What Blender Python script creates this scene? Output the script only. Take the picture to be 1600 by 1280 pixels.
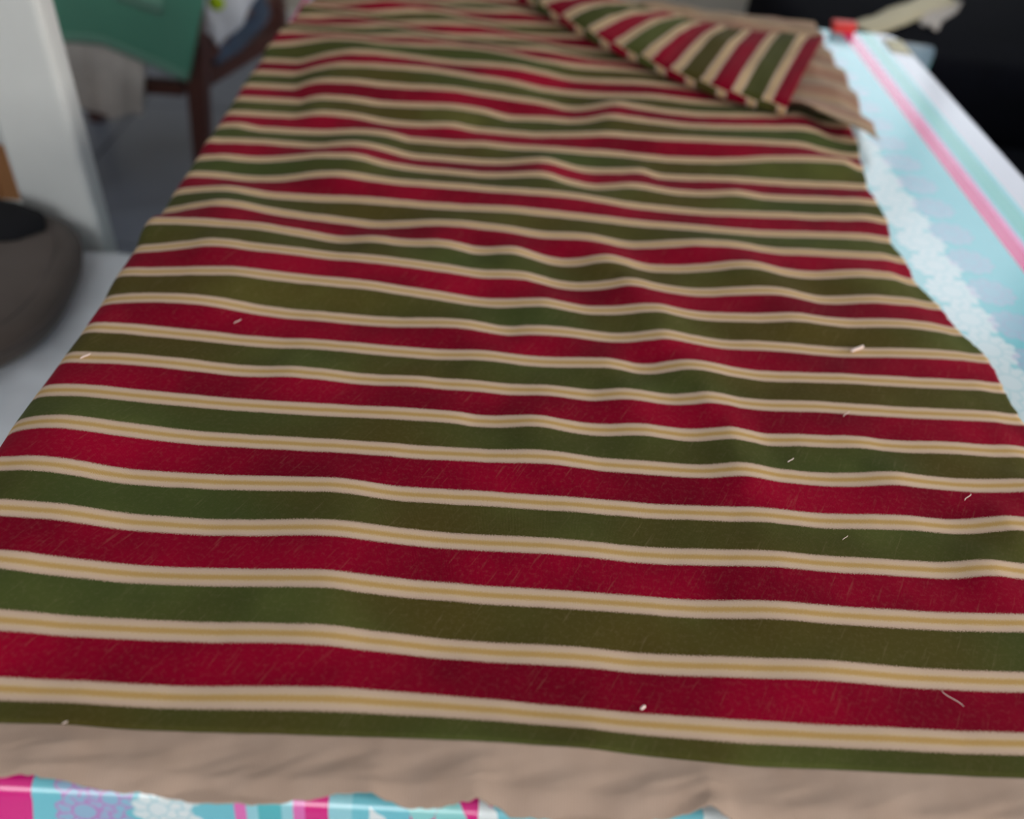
import bpy, bmesh, math, random
import numpy as np
from mathutils import Matrix, Vector, noise as mnoise

for o in list(bpy.data.objects):
    bpy.data.objects.remove(o, do_unlink=True)
scene = bpy.context.scene
COL = scene.collection
rng = random.Random(7)

# ------------------------------------------------------------------ camera
TOP = 0.757                       # mean height of the striped fabric (metres)
cam_data = bpy.data.cameras.new('camera')
cam = bpy.data.objects.new('camera', cam_data)
COL.objects.link(cam)
cam_data.sensor_width = 36.0
cam_data.lens = 1380.0 / 1600.0 * 36.0
fw = Vector((0.0307237, 0.7509059, -0.6596942))
rt = Vector((0.9973087, 0.0209259, 0.0702665))
up = Vector((-0.0665682, 0.6600776, 0.7482421))
M = Matrix((rt, up, -fw)).transposed().to_4x4()
M.translation = Vector((0.0, 0.0, TOP + 0.55))
cam.matrix_world = M
cam_data.clip_start = 0.02
cam_data.dof.use_dof = True
cam_data.dof.focus_distance = 0.73
cam_data.dof.aperture_fstop = 2.4
scene.camera = cam

# ------------------------------------------------------------------ world, light, exposure
world = bpy.data.worlds.new('world')
scene.world = world
world.use_nodes = True
bg = world.node_tree.nodes['Background']
bg.inputs['Color'].default_value = (0.95, 0.97, 1.0, 1)
bg.inputs['Strength'].default_value = 0.30
WINDOW_STRENGTH = 2.3           # far wall window
SIDE_WINDOW_STRENGTH = 9.5      # window in the right wall
NEAR_WINDOW_STRENGTH = 5.0      # window in the wall behind the camera

vs = scene.view_settings
vs.view_transform = 'Standard'
vs.look = 'None'
vs.exposure = 0.0
vs.gamma = 1.0
vs.use_curve_mapping = False

# ------------------------------------------------------------------ helpers
def new_obj(name, verts, faces, mat=None, parent=None, smooth=True, uv=None, thick=0.0, offset=-1.0, bevel=0.0, subsurf=0):
    me = bpy.data.meshes.new(name)
    me.from_pydata([tuple(v) for v in verts], [], [tuple(f) for f in faces])
    me.validate()
    if uv is not None:
        lay = me.uv_layers.new(name='uv')
        vi = np.empty(len(me.loops), dtype=np.int32)
        me.loops.foreach_get('vertex_index', vi)
        lay.data.foreach_set('uv', np.asarray(uv, dtype=np.float32)[vi].ravel())
    if smooth:
        me.polygons.foreach_set('use_smooth', [True] * len(me.polygons))
    if mat:
        me.materials.append(mat)
    ob = bpy.data.objects.new(name, me)
    COL.objects.link(ob)
    if parent:
        ob.parent = parent
        ob.matrix_parent_inverse = Matrix.Translation(-parent.location) if not parent.parent else Matrix.Identity(4)
    if thick:
        m = ob.modifiers.new('thickness', 'SOLIDIFY'); m.thickness = thick; m.offset = offset
    if bevel:
        m = ob.modifiers.new('bevel', 'BEVEL'); m.width = bevel; m.segments = 3; m.limit_method = 'ANGLE'
    if subsurf:
        m = ob.modifiers.new('subsurf', 'SUBSURF'); m.levels = subsurf; m.render_levels = subsurf
    return ob

def thing(name, label, cat, loc=(0, 0, 0), group=None):
    o = bpy.data.objects.new(name, None)
    COL.objects.link(o)
    o.location = loc
    o.empty_display_size = 0.05
    tag(o, label, cat, group)
    return o

def tag(o, label, cat, group=None):
    o['label'] = label
    o['category'] = cat
    if group:
        o['group'] = group
    return o

def structure(o):
    o['kind'] = 'structure'
    return o

def grid_faces(nu, nv):
    """verts laid out row by row: nv rows of nu"""
    return [(j * nu + i, j * nu + i + 1, (j + 1) * nu + i + 1, (j + 1) * nu + i)
            for j in range(nv - 1) for i in range(nu - 1)]

def boxes(name, blist, mat, parent=None, bevel=0.004, smooth=False):
    """each entry: eight-corner box by (x0,x1,y0,y1,z0,z1)"""
    V, F = [], []
    for (x0, x1, y0, y1, z0, z1) in blist:
        b = len(V)
        V += [(x0, y0, z0), (x1, y0, z0), (x1, y1, z0), (x0, y1, z0), (x0, y0, z1), (x1, y0, z1), (x1, y1, z1), (x0, y1, z1)]
        F += [tuple(b + i for i in f) for f in ((0, 3, 2, 1), (4, 5, 6, 7), (0, 1, 5, 4), (1, 2, 6, 5), (2, 3, 7, 6), (3, 0, 4, 7))]
    return new_obj(name, V, F, mat, parent, smooth=smooth, bevel=bevel)

def bar(name, a, b, w, d, mat, parent=None, bevel=0.006, w2=None, d2=None):
    """tapered rectangular bar from a to b; w along world x-ish, d along the other axis"""
    a, b = Vector(a), Vector(b)
    t = (b - a).normalized()
    ref = Vector((1, 0, 0)) if abs(t.x) < 0.8 else Vector((0, 1, 0))
    e1 = (ref - t * ref.dot(t)).normalized()
    e2 = t.cross(e1)
    w2 = w2 or w; d2 = d2 or d
    V = []
    for p, ww, dd in ((a, w, d), (b, w2, d2)):
        for s1, s2 in ((-1, -1), (1, -1), (1, 1), (-1, 1)):
            V.append(p + e1 * (s1 * ww / 2) + e2 * (s2 * dd / 2))
    F = [(0, 3, 2, 1), (4, 5, 6, 7), (0, 1, 5, 4), (1, 2, 6, 5), (2, 3, 7, 6), (3, 0, 4, 7)]
    return new_obj(name, V, F, mat, parent, smooth=False, bevel=bevel)

def tube(name, pts, r, mat, parent=None, n=8, closed=False, taper=None):
    pts = [Vector(p) for p in pts]
    V, F = [], []
    m = len(pts)
    for i, p in enumerate(pts):
        a = pts[(i - 1) % m] if (closed or i) else pts[0]
        b = pts[(i + 1) % m] if (closed or i < m - 1) else pts[-1]
        t = (b - a).normalized()
        ref = Vector((0, 0, 1)) if abs(t.z) < 0.9 else Vector((1, 0, 0))
        e1 = t.cross(ref).normalized(); e2 = e1.cross(t)
        rr = r if taper is None else r * taper[i]
        for k in range(n):
            an = 2 * math.pi * k / n
            V.append(p + (e1 * math.cos(an) + e2 * math.sin(an)) * rr)
    for i in range(m if closed else m - 1):
        for k in range(n):
            F.append((i * n + k, i * n + (k + 1) % n, ((i + 1) % m) * n + (k + 1) % n, ((i + 1) % m) * n + k))
    if not closed:
        F.append(tuple(range(n))[::-1]); F.append(tuple((m - 1) * n + k for k in range(n)))
    return new_obj(name, V, F, mat, parent)

def lerp_table(tab, x):
    xs = [p[0] for p in tab]; ys = [p[1] for p in tab]
    return float(np.interp(x, xs, ys))

def fbm(x, y, z=0.0, o=4):
    return mnoise.fractal(Vector((x, y, z)), 1.0, 2.0, o)

# ------------------------------------------------------------------ node helper
class Nodes:
    def __init__(self, name):
        self.mat = bpy.data.materials.new(name)
        self.mat.use_nodes = True
        self.nt = self.mat.node_tree
        self.bsdf = self.nt.nodes['Principled BSDF']
    def n(self, typ, **kw):
        nd = self.nt.nodes.new(typ)
        for k, v in kw.items():
            setattr(nd, k, v)
        return nd
    def put(self, sock, val):
        if isinstance(val, bpy.types.NodeSocket):
            self.nt.links.new(val, sock)
        elif val is not None:
            sock.default_value = val
    def m(self, op, a, b=None, c=None):
        nd = self.n('ShaderNodeMath', operation=op)
        self.put(nd.inputs[0], a); self.put(nd.inputs[1], b); self.put(nd.inputs[2], c)
        return nd.outputs[0]
    def mix(self, fac, a, b, blend='MIX'):
        nd = self.n('ShaderNodeMix', data_type='RGBA', blend_type=blend)
        self.put(nd.inputs[0], fac); self.put(nd.inputs[6], a); self.put(nd.inputs[7], b)
        return nd.outputs[2]
    def ramp(self, fac, stops, interp='LINEAR'):
        nd = self.n('ShaderNodeValToRGB')
        cr = nd.color_ramp; cr.interpolation = interp
        while len(cr.elements) > 1:
            cr.elements.remove(cr.elements[-1])
        cr.elements[0].position = stops[0][0]; cr.elements[0].color = stops[0][1]
        for p, c in stops[1:]:
            e = cr.elements.new(p); e.color = c
        self.put(nd.inputs[0], fac)
        return nd.outputs[0]
    def noise(self, vec, scale, detail=3.0, rough=0.5):
        nd = self.n('ShaderNodeTexNoise')
        nd.inputs['Scale'].default_value = scale
        nd.inputs['Detail'].default_value = detail
        nd.inputs['Roughness'].default_value = rough
        self.put(nd.inputs['Vector'], vec)
        return nd.outputs[0]
    def xyz(self, vec):
        nd = self.n('ShaderNodeSeparateXYZ'); self.put(nd.inputs[0], vec)
        return nd.outputs
    def comb(self, x, y, z=0.0):
        nd = self.n('ShaderNodeCombineXYZ')
        for i, v in enumerate((x, y, z)):
            self.put(nd.inputs[i], v)
        return nd.outputs[0]
    def bump(self, h, strength=0.3, dist=0.001):
        nd = self.n('ShaderNodeBump')
        nd.inputs['Strength'].default_value = strength
        nd.inputs['Distance'].default_value = dist
        self.put(nd.inputs['Height'], h)
        self.put(self.bsdf.inputs['Normal'], nd.outputs[0])
    def step(self, lo, hi, v):
        nd = self.n('ShaderNodeMapRange', interpolation_type='SMOOTHSTEP')
        self.put(nd.inputs[0], v); nd.inputs[1].default_value = lo; nd.inputs[2].default_value = hi
        return nd.outputs[0]
    def set(self, **kw):
        for k, v in kw.items():
            self.put(self.bsdf.inputs[k.replace('_', ' ')], v)

def rgb(r, g, b):
    f = lambda c: (c / 255 / 12.92) if c / 255 <= 0.04045 else ((c / 255 + 0.055) / 1.055) ** 2.4
    return (f(r), f(g), f(b), 1.0)

def cloth_mat(name, col, var=0.25, scale=60.0, rough=0.85, bump=0.4, dist=0.001, sheen=0.2):
    N = Nodes(name)
    co = N.n('ShaderNodeTexCoord').outputs['Object']
    big = N.noise(co, 9.0, 3)
    fine = N.noise(co, scale * 8, 2)
    dark = tuple(c * (1 - var) for c in col[:3]) + (1,)
    lite = tuple(min(1, c * (1 + var)) for c in col[:3]) + (1,)
    c = N.mix(N.step(0.3, 0.7, big), dark, lite)
    N.set(Base_Color=c, Roughness=rough, Sheen_Weight=sheen)
    N.bump(N.m('ADD', fine, N.m('MULTIPLY', big, 2.0)), bump, dist)
    return N.mat

def plain_mat(name, col, rough=0.5, var=0.08, scale=30.0, spec=0.5, bump=0.0):
    N = Nodes(name)
    co = N.n('ShaderNodeTexCoord').outputs['Object']
    ns = N.noise(co, scale, 4)
    dark = tuple(c * (1 - var) for c in col[:3]) + (1,)
    lite = tuple(min(1, c * (1 + var)) for c in col[:3]) + (1,)
    N.set(Base_Color=N.mix(ns, dark, lite), Roughness=rough)
    N.bsdf.inputs['Specular IOR Level'].default_value = spec
    if bump:
        N.bump(ns, bump, 0.002)
    return N.mat

# ------------------------------------------------------------------ materials: striped velvet
def stripe_color(N, k, pt):
    """woven stripe colours from the stripe number k (borders at whole numbers)"""
    teeth = N.noise(pt, 900.0, 1)
    jit = N.m('MULTIPLY', N.m('SUBTRACT', teeth, 0.5), 0.075)
    kj = N.m('ADD', k, jit)
    fr = N.m('FRACT', N.m('ADD', kj, 0.5))                      # 0.5 at a border's middle
    dist = N.m('ABSOLUTE', N.m('SUBTRACT', fr, 0.5))
    border = N.ramp(dist, [(0.0, rgb(196, 158, 96)), (0.03, rgb(198, 162, 106)), (0.07, rgb(212, 186, 156)), (0.13, rgb(208, 182, 162)), (0.17, rgb(186, 158, 138))])
    isgreen = N.m('GREATER_THAN', N.m('FLOORED_MODULO', kj, 2.0), 1.0)
    big = N.noise(pt, 7.0, 3)
    fine = N.noise(pt, 260.0, 3, 0.7)
    wide = N.step(0.35, 0.65, N.noise(pt, 3.2, 2))
    red = N.mix(N.step(0.3, 0.7, big), rgb(112, 0, 28), rgb(150, 2, 40))
    grn = N.mix(wide, rgb(80, 70, 30), rgb(68, 78, 38))
    grn = N.mix(N.m('MULTIPLY', N.step(0.45, 0.75, big), 0.4), grn, rgb(104, 110, 56))
    band = N.mix(isgreen, red, grn)
    band = N.mix(N.m('MULTIPLY', N.step(0.45, 0.8, fine), 0.2), band, N.mix(0.25, band, rgb(200, 170, 150)))
    st = N.noise(N.comb(N.m('MULTIPLY', N.m('SUBTRACT', N.xyz(pt)[0], N.m('MULTIPLY', N.xyz(pt)[1], 0.55)), 330.0), N.m('MULTIPLY', N.m('ADD', N.xyz(pt)[1], N.m('MULTIPLY', N.xyz(pt)[0], 0.55)), 26.0)), 1.0, 2)
    band = N.mix(N.m('MULTIPLY', N.step(0.58, 0.85, st), 0.10), band, rgb(190, 170, 140))
    isborder = N.m('SUBTRACT', 1.0, N.step(0.158, 0.192, dist))
    return N.mix(isborder, band, border)

def make_velvet(name, reverse=False):
    N = Nodes(name)
    uvn = N.n('ShaderNodeUVMap'); uvn.uv_map = 'uv'
    u = N.xyz(uvn.outputs[0])
    pt = N.comb(u[0], N.m('MULTIPLY', u[1], 0.05))
    c = stripe_color(N, u[1], pt)
    if reverse:
        tan = N.mix(N.noise(pt, 40.0, 3), rgb(148, 116, 88), rgb(168, 136, 108))
        c = N.mix(0.24, tan, c)
        N.set(Base_Color=c, Roughness=0.9, Sheen_Weight=0.1)
    else:
        N.set(Base_Color=c, Roughness=0.9, Sheen_Weight=0.03, Sheen_Roughness=0.4)
        N.bsdf.inputs['Specular IOR Level'].default_value = 0.06
    pile = N.noise(pt, 700.0, 2, 0.7)
    rib = N.n('ShaderNodeTexWave'); rib.inputs['Scale'].default_value = 260.0
    N.put(rib.inputs['Vector'], pt)
    N.bump(N.m('ADD', pile, N.m('MULTIPLY', rib.outputs['Fac'], 0.4)), 0.35, 0.0006)
    return N.mat

VELVET = make_velvet('striped_velvet')
REVERSE = make_velvet('striped_velvet_reverse', True)

def make_tan():
    N = Nodes('tan_raw_selvedge')
    uvn = N.n('ShaderNodeUVMap'); uvn.uv_map = 'uv'
    u = N.xyz(uvn.outputs[0])
    pt = N.comb(u[0], N.m('MULTIPLY', u[1], 0.05))
    rib = N.n('ShaderNodeTexWave'); rib.inputs['Scale'].default_value = 150.0; rib.inputs['Distortion'].default_value = 1.5
    N.put(rib.inputs['Vector'], pt)
    big = N.noise(pt, 22.0, 4)
    c = N.mix(big, rgb(164, 138, 120), rgb(196, 172, 156))
    c = N.mix(N.m('MULTIPLY', rib.outputs['Fac'], 0.25), c, rgb(152, 126, 110))
    N.set(Base_Color=c, Roughness=0.9, Sheen_Weight=0.15)
    N.bump(N.m('ADD', N.noise(pt, 500.0, 2), rib.outputs['Fac']), 0.3, 0.0005)
    return N.mat
TAN = make_tan()

# ------------------------------------------------------------------ material: printed oilcloth
def make_oilcloth():
    N = Nodes('printed_oilcloth')
    uvn = N.n('ShaderNodeUVMap'); uvn.uv_map = 'uv'
    u = N.xyz(uvn.outputs[0])
    x, y = u[0], u[1]
    A = rgb(122, 208, 224); L = rgb(160, 222, 234); P = rgb(232, 30, 140); T_ = rgb(92, 196, 206)
    W = rgb(208, 210, 228); PL = rgb(240, 120, 196); TD = rgb(84, 190, 186); V = rgb(196, 168, 212)
    X0, X1 = -0.75, 1.15
    f = N.m('DIVIDE', N.m('SUBTRACT', x, X0), X1 - X0)
    def s(v): return (v - X0) / (X1 - X0)
    stops = [(-0.75, A), (-0.53, W), (-0.50, P), (-0.398, W), (-0.380, L), (-0.345, PL), (-0.342, P), (-0.2705, PL), (-0.268, A), (-0.147, PL), (-0.1385, L),
             (-0.129, T_), (-0.1145, L), (-0.1055, PL), (-0.1035, P), (-0.0845, PL), (-0.0825, L), (-0.07, A), (-0.036, PL), (-0.034, P), (0.014, PL), (0.016, A), (0.172, P),
             (0.23, A), (0.50, L), (0.575, A), (0.662, PL), (0.667, P), (0.688, PL), (0.698, TD)]
    stops = stops[:31]
    base = N.ramp(f, [(s(v), c) for v, c in stops], 'CONSTANT')
    # the right margin: teal line then the white border
    base = N.mix(N.m('GREATER_THAN', x, 0.698), base, A)
    base = N.mix(N.m('MULTIPLY', N.m('GREATER_THAN', x, 0.704), N.m('LESS_THAN', x, 0.730)), base, TD)
    base = N.mix(N.m('GREATER_THAN', x, 0.738), base, W)
    base = N.mix(N.m('GREATER_THAN', x, 0.81), base, rgb(150, 176, 196))
    base = N.mix(N.m('GREATER_THAN', x, 0.90), base, TD)
    base = N.mix(N.m('GREATER_THAN', x, 0.95), base, A)
    def doily(cx, r, period, y0, petals):
        ly = N.m('SUBTRACT', N.m('FLOORED_MODULO', N.m('SUBTRACT', y, y0), period), period / 2)
        lx = N.m('SUBTRACT', x, cx)
        rad = N.m('DIVIDE', N.m('SQRT', N.m('ADD', N.m('MULTIPLY', lx, lx), N.m('MULTIPLY', ly, ly))), r)
        ang = N.m('ARCTAN2', ly, lx)
        sc = N.m('ABSOLUTE', N.m('SINE', N.m('MULTIPLY', ang, petals / 2)))
        edge = N.m('ADD', 0.82, N.m('MULTIPLY', sc, 0.16))
        inside = N.m('LESS_THAN', rad, edge)
        rim = N.m('LESS_THAN', N.m('ABSOLUTE', N.m('SUBTRACT', rad, edge)), 0.045)
        ring = N.m('LESS_THAN', N.m('ABSOLUTE', N.m('SUBTRACT', rad, 0.42)), 0.05)
        spoke = N.m('MULTIPLY', N.m('GREATER_THAN', N.m('SINE', N.m('MULTIPLY', ang, petals * 1.0)), 0.75), N.m('GREATER_THAN', rad, 0.42))
        lines = N.m('MINIMUM', N.m('ADD', N.m('ADD', rim, ring), N.m('MULTIPLY', spoke, inside)), 1.0)
        return inside, lines
    for (cx, r, per, y0, pet, fill, fa, line, la) in (
            (-0.236, 0.0185, 0.026, 0.013, 10, rgb(168, 190, 226), 0.75, rgb(206, 128, 206), 0.75),
            (-0.219, 0.0150, 0.026, 0.000, 8, rgb(168, 190, 226), 0.6, rgb(206, 128, 206), 0.7),
            (-0.188, 0.0190, 0.027, 0.010, 10, rgb(240, 250, 252), 0.95, rgb(176, 222, 232), 0.6),
            (-0.176, 0.0150, 0.027, 0.024, 8, rgb(240, 250, 252), 0.95, rgb(176, 222, 232), 0.6),
            (0.555, 0.034, 0.058, 0.010, 12, rgb(232, 244, 252), 0.8, rgb(150, 214, 228), 0.3),
            (0.605, 0.030, 0.070, 0.038, 10, rgb(186, 194, 230), 0.45, rgb(206, 140, 206), 0.15)):
        ins, lin = doily(cx, r, per, y0, pet)
        base = N.mix(N.m('MULTIPLY', ins, fa), base, fill)
        base = N.mix(N.m('MULTIPLY', lin, la), base, line)
    # white and aqua leaves scattered over the middle panel
    nz = N.noise(N.comb(x, y), 30.0, 2)
    vc = N.comb(N.m('ADD', N.m('MULTIPLY', x, 44.0), N.m('MULTIPLY', nz, 1.6)), N.m('ADD', N.m('MULTIPLY', y, 24.0), N.m('MULTIPLY', x, 22.0)))
    vor = N.n('ShaderNodeTexVoronoi'); vor.inputs['Scale'].default_value = 1.0
    N.put(vor.inputs['Vector'], vc)
    leaf = N.m('LESS_THAN', vor.outputs['Distance'], 0.56)
    cr = N.xyz(vor.outputs['Color'])
    lc = N.ramp(cr[0], [(0.0, rgb(240, 248, 250)), (0.45, rgb(226, 240, 248)), (0.6, rgb(150, 222, 222)), (0.8, rgb(178, 196, 226)), (0.9, rgb(104, 160, 184))], 'CONSTANT')
    zone = N.m('MULTIPLY', N.m('GREATER_THAN', x, -0.056), N.m('LESS_THAN', x, 0.45))
    dens = N.m('GREATER_THAN', cr[1], N.m('MULTIPLY', 0.55, N.m('LESS_THAN', x, 0.013)))
    base = N.mix(N.m('MULTIPLY', N.m('MULTIPLY', leaf, zone), dens), base, lc)
    weave = N.noise(N.comb(x, y), 900.0, 2)
    N.set(Base_Color=base, Roughness=0.2)
    N.bsdf.inputs['Specular IOR Level'].default_value = 1.0
    N.bump(N.m('ADD', N.m('MULTIPLY', weave, 0.2), N.noise(N.comb(x, y), 14.0, 3)), 0.12, 0.0015)
    return N.mat
OILCLOTH = make_oilcloth()

WHITE_PAINT = plain_mat('white_painted_wood', rgb(212, 214, 211), 0.45, 0.03)
DARK_WOOD = plain_mat('dark_red_brown_wood', rgb(84, 48, 42), 0.4, 0.3, 18.0)
TABLE_WOOD = plain_mat('table_wood', rgb(120, 84, 56), 0.5, 0.25, 14.0)

def make_tile():
    N = Nodes('grey_floor_tile')
    co = N.n('ShaderNodeTexCoord').outputs['Object']
    big = N.noise(co, 5.0, 5)
    N.set(Base_Color=N.mix(big, rgb(112, 120, 136), rgb(136, 144, 158)), Roughness=N.m('ADD', 0.25, N.m('MULTIPLY', big, 0.2)))
    return N.mat
TILE = make_tile()
GROUT = plain_mat('dark_grout', rgb(34, 34, 38), 0.95)
WALL = plain_mat('cream_plaster', rgb(196, 190, 178), 0.9, 0.05, 6.0, bump=0.05)

# ------------------------------------------------------------------ room shell
floor = structure(boxes('floor', [(-3.05, 3.25, -2.45, 4.1, -0.06, -0.004)], GROUT, bevel=0))
TS = 0.9
tile_me = None
for ix in range(-2, 5):
    for iy in range(-5, 3):
        x0 = -1.25 + ix * TS; y0 = 2.05 + iy * TS
        if tile_me is None:
            t = boxes('tile', [(0.0035, TS - 0.0035, 0.0035, TS - 0.0035, -0.012, 0.0)], TILE, bevel=0.0012)
            tile_me = t
        else:
            t = tile_me.copy(); COL.objects.link(t)
        t.location = (x0, y0, 0)
        t.parent = floor
# far wall with a window opening
WX0, WX1, WZ0, WZ1, WY = 0.95, 2.75, 1.12, 3.10, 3.75
wall = structure(boxes('wall_far', [(-3.05, WX0, WY, WY + 0.2, 0, 3.3), (WX1, 3.25, WY, WY + 0.2, 0, 3.3),
                                    (WX0, WX1, WY, WY + 0.2, 0, WZ0), (WX0, WX1, WY, WY + 0.2, WZ1, 3.3)], WALL, bevel=0))
structure(boxes('baseboard_far', [(-3.05, 3.25, WY - 0.015, WY - 0.001, 0.0, 0.09)], WHITE_PAINT, bevel=0.003))
win = bpy.data.objects.new('window_1', None); COL.objects.link(win); structure(win)
win.location = (WX0, WY, WZ0)
fy0, fy1 = WY + 0.04, WY + 0.10
boxes('window_frame', [(WX0, WX0 + 0.06, fy0, fy1, WZ0, WZ1), (WX1 - 0.06, WX1, fy0, fy1, WZ0, WZ1),
                       (WX0, WX1, fy0, fy1, WZ0, WZ0 + 0.06), (WX0, WX1, fy0, fy1, WZ1 - 0.06, WZ1),
                       (WX0, WX1, fy0, fy1, 1.87, 2.06), (1.82, 1.88, fy0, fy1, WZ0, WZ1)], WHITE_PAINT, win, 0.004)
boxes('window_sill', [(WX0 - 0.04, WX1 + 0.04, WY - 0.08, WY + 0.03, WZ0 - 0.03, WZ0)], WHITE_PAINT, win, 0.006)
Ng = Nodes('daylit_window_pane')
Ng.set(Base_Color=(0.8, 0.85, 0.9, 1), Roughness=0.1)
gco = Ng.n('ShaderNodeTexCoord').outputs['Object']
Ng.put(Ng.bsdf.inputs['Emission Color'], (0.84, 0.93, 1.0, 1))
Ng.put(Ng.bsdf.inputs['Emission Strength'], WINDOW_STRENGTH)
for (a, b) in ((WX0 + 0.06, 1.82), (1.88, WX1 - 0.06)):
    for (c, d) in ((WZ0 + 0.06, 1.87), (2.06, WZ1 - 0.06)):
        boxes('pane', [(a, b, WY + 0.065, WY + 0.071, c, d)], Ng.mat, win, 0)

# right wall with its own window
RX, SY0, SY1, SZ0, SZ1 = 3.0, -1.5, 0.9, 0.95, 2.45
structure(boxes('wall_right', [(RX, RX + 0.2, -2.45, SY0, 0, 3.3), (RX, RX + 0.2, SY1, WY, 0, 3.3),
                               (RX, RX + 0.2, SY0, SY1, 0, SZ0), (RX, RX + 0.2, SY0, SY1, SZ1, 3.3)], WALL, bevel=0))
structure(boxes('baseboard_right', [(RX - 0.015, RX - 0.001, -2.45, WY - 0.02, 0.0, 0.09)], WHITE_PAINT, bevel=0.003))
win2 = bpy.data.objects.new('window_2', None); COL.objects.link(win2); structure(win2)
win2.location = (RX, SY0, SZ0)
boxes('window_frame', [(RX + 0.04, RX + 0.10, SY0, SY0 + 0.06, SZ0, SZ1), (RX + 0.04, RX + 0.10, SY1 - 0.06, SY1, SZ0, SZ1),
                       (RX + 0.04, RX + 0.10, SY0, SY1, SZ0, SZ0 + 0.06), (RX + 0.04, RX + 0.10, SY0, SY1, SZ1 - 0.06, SZ1),
                       (RX + 0.04, RX + 0.10, -0.33, -0.27, SZ0, SZ1)], WHITE_PAINT, win2, 0.004)
boxes('window_sill', [(RX - 0.08, RX + 0.03, SY0 - 0.04, SY1 + 0.04, SZ0 - 0.03, SZ0)], WHITE_PAINT, win2, 0.006)
Ng2 = Nodes('daylit_side_pane')
Ng2.set(Base_Color=(0.8, 0.85, 0.9, 1), Roughness=0.1)
Ng2.put(Ng2.bsdf.inputs['Emission Color'], (1.0, 0.96, 0.90, 1))
Ng2.put(Ng2.bsdf.inputs['Emission Strength'], SIDE_WINDOW_STRENGTH)
for (a, b) in ((SY0 + 0.06, -0.33), (-0.27, SY1 - 0.06)):
    boxes('pane', [(RX + 0.065, RX + 0.071, a, b, SZ0 + 0.06, SZ1 - 0.06)], Ng2.mat, win2, 0)

# wall behind the camera with a window
NY, NX0, NX1, NZ0, NZ1 = -2.25, -1.9, 0.1, 0.95, 2.35
structure(boxes('wall_near', [(-3.05, NX0, NY - 0.2, NY, 0, 3.3), (NX1, RX, NY - 0.2, NY, 0, 3.3),
                              (NX0, NX1, NY - 0.2, NY, 0, NZ0), (NX0, NX1, NY - 0.2, NY, NZ1, 3.3)], WALL, bevel=0))
win3 = bpy.data.objects.new('window_3', None); COL.objects.link(win3); structure(win3)
win3.location = (NX0, NY, NZ0)
boxes('window_frame', [(NX0, NX0 + 0.06, NY - 0.10, NY - 0.04, NZ0, NZ1), (NX1 - 0.06, NX1, NY - 0.10, NY - 0.04, NZ0, NZ1),
                       (NX0, NX1, NY - 0.10, NY - 0.04, NZ0, NZ0 + 0.06), (NX0, NX1, NY - 0.10, NY - 0.04, NZ1 - 0.06, NZ1),
                       (-0.93, -0.87, NY - 0.10, NY - 0.04, NZ0, NZ1)], WHITE_PAINT, win3, 0.004)
boxes('window_sill', [(NX0 - 0.04, NX1 + 0.04, NY - 0.03, NY + 0.08, NZ0 - 0.03, NZ0)], WHITE_PAINT, win3, 0.006)
Ng3 = Nodes('daylit_near_pane')
Ng3.set(Base_Color=(0.8, 0.85, 0.9, 1), Roughness=0.1)
Ng3.put(Ng3.bsdf.inputs['Emission Color'], (0.95, 0.97, 1.0, 1))
Ng3.put(Ng3.bsdf.inputs['Emission Strength'], NEAR_WINDOW_STRENGTH)
for (a, b) in ((NX0 + 0.06, -0.93), (-0.87, NX1 - 0.06)):
    boxes('pane', [(a, b, NY - 0.071, NY - 0.065, NZ0 + 0.06, NZ1 - 0.06)], Ng3.mat, win3, 0)

# ------------------------------------------------------------------ table
TX0, TX1, TY0, TY1, TZ = -0.395, 0.778, 0.262, 1.865, 0.744
table = thing('dining_table', 'rectangular wooden table hidden under the turquoise and pink printed tablecloth', 'table', ((TX0 + TX1) / 2, (TY0 + TY1) / 2, 0))
boxes('tabletop', [(TX0, TX1, TY0, TY1, TZ - 0.03, TZ)], TABLE_WOOD, table, 0.006)
for lx in (TX0 + 0.07, TX1 - 0.07):
    for ly in (TY0 + 0.07, TY1 - 0.07):
        bar('leg', (lx, ly, TZ - 0.03), (lx, ly, 0.0), 0.06, 0.06, TABLE_WOOD, table, w2=0.045, d2=0.045)
for (x0, x1, yy0, yy1) in ((TX0 + 0.1, TX1 - 0.1, TY0 + 0.055, TY0 + 0.08), (TX0 + 0.1, TX1 - 0.1, TY1 - 0.08, TY1 - 0.055),
                           (TX0 + 0.055, TX0 + 0.08, TY0 + 0.1, TY1 - 0.1), (TX1 - 0.08, TX1 - 0.055, TY0 + 0.1, TY1 - 0.1)):
    boxes('apron', [(x0, x1, yy0, yy1, TZ - 0.12, TZ - 0.03)], TABLE_WOOD, table, 0.003)

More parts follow.
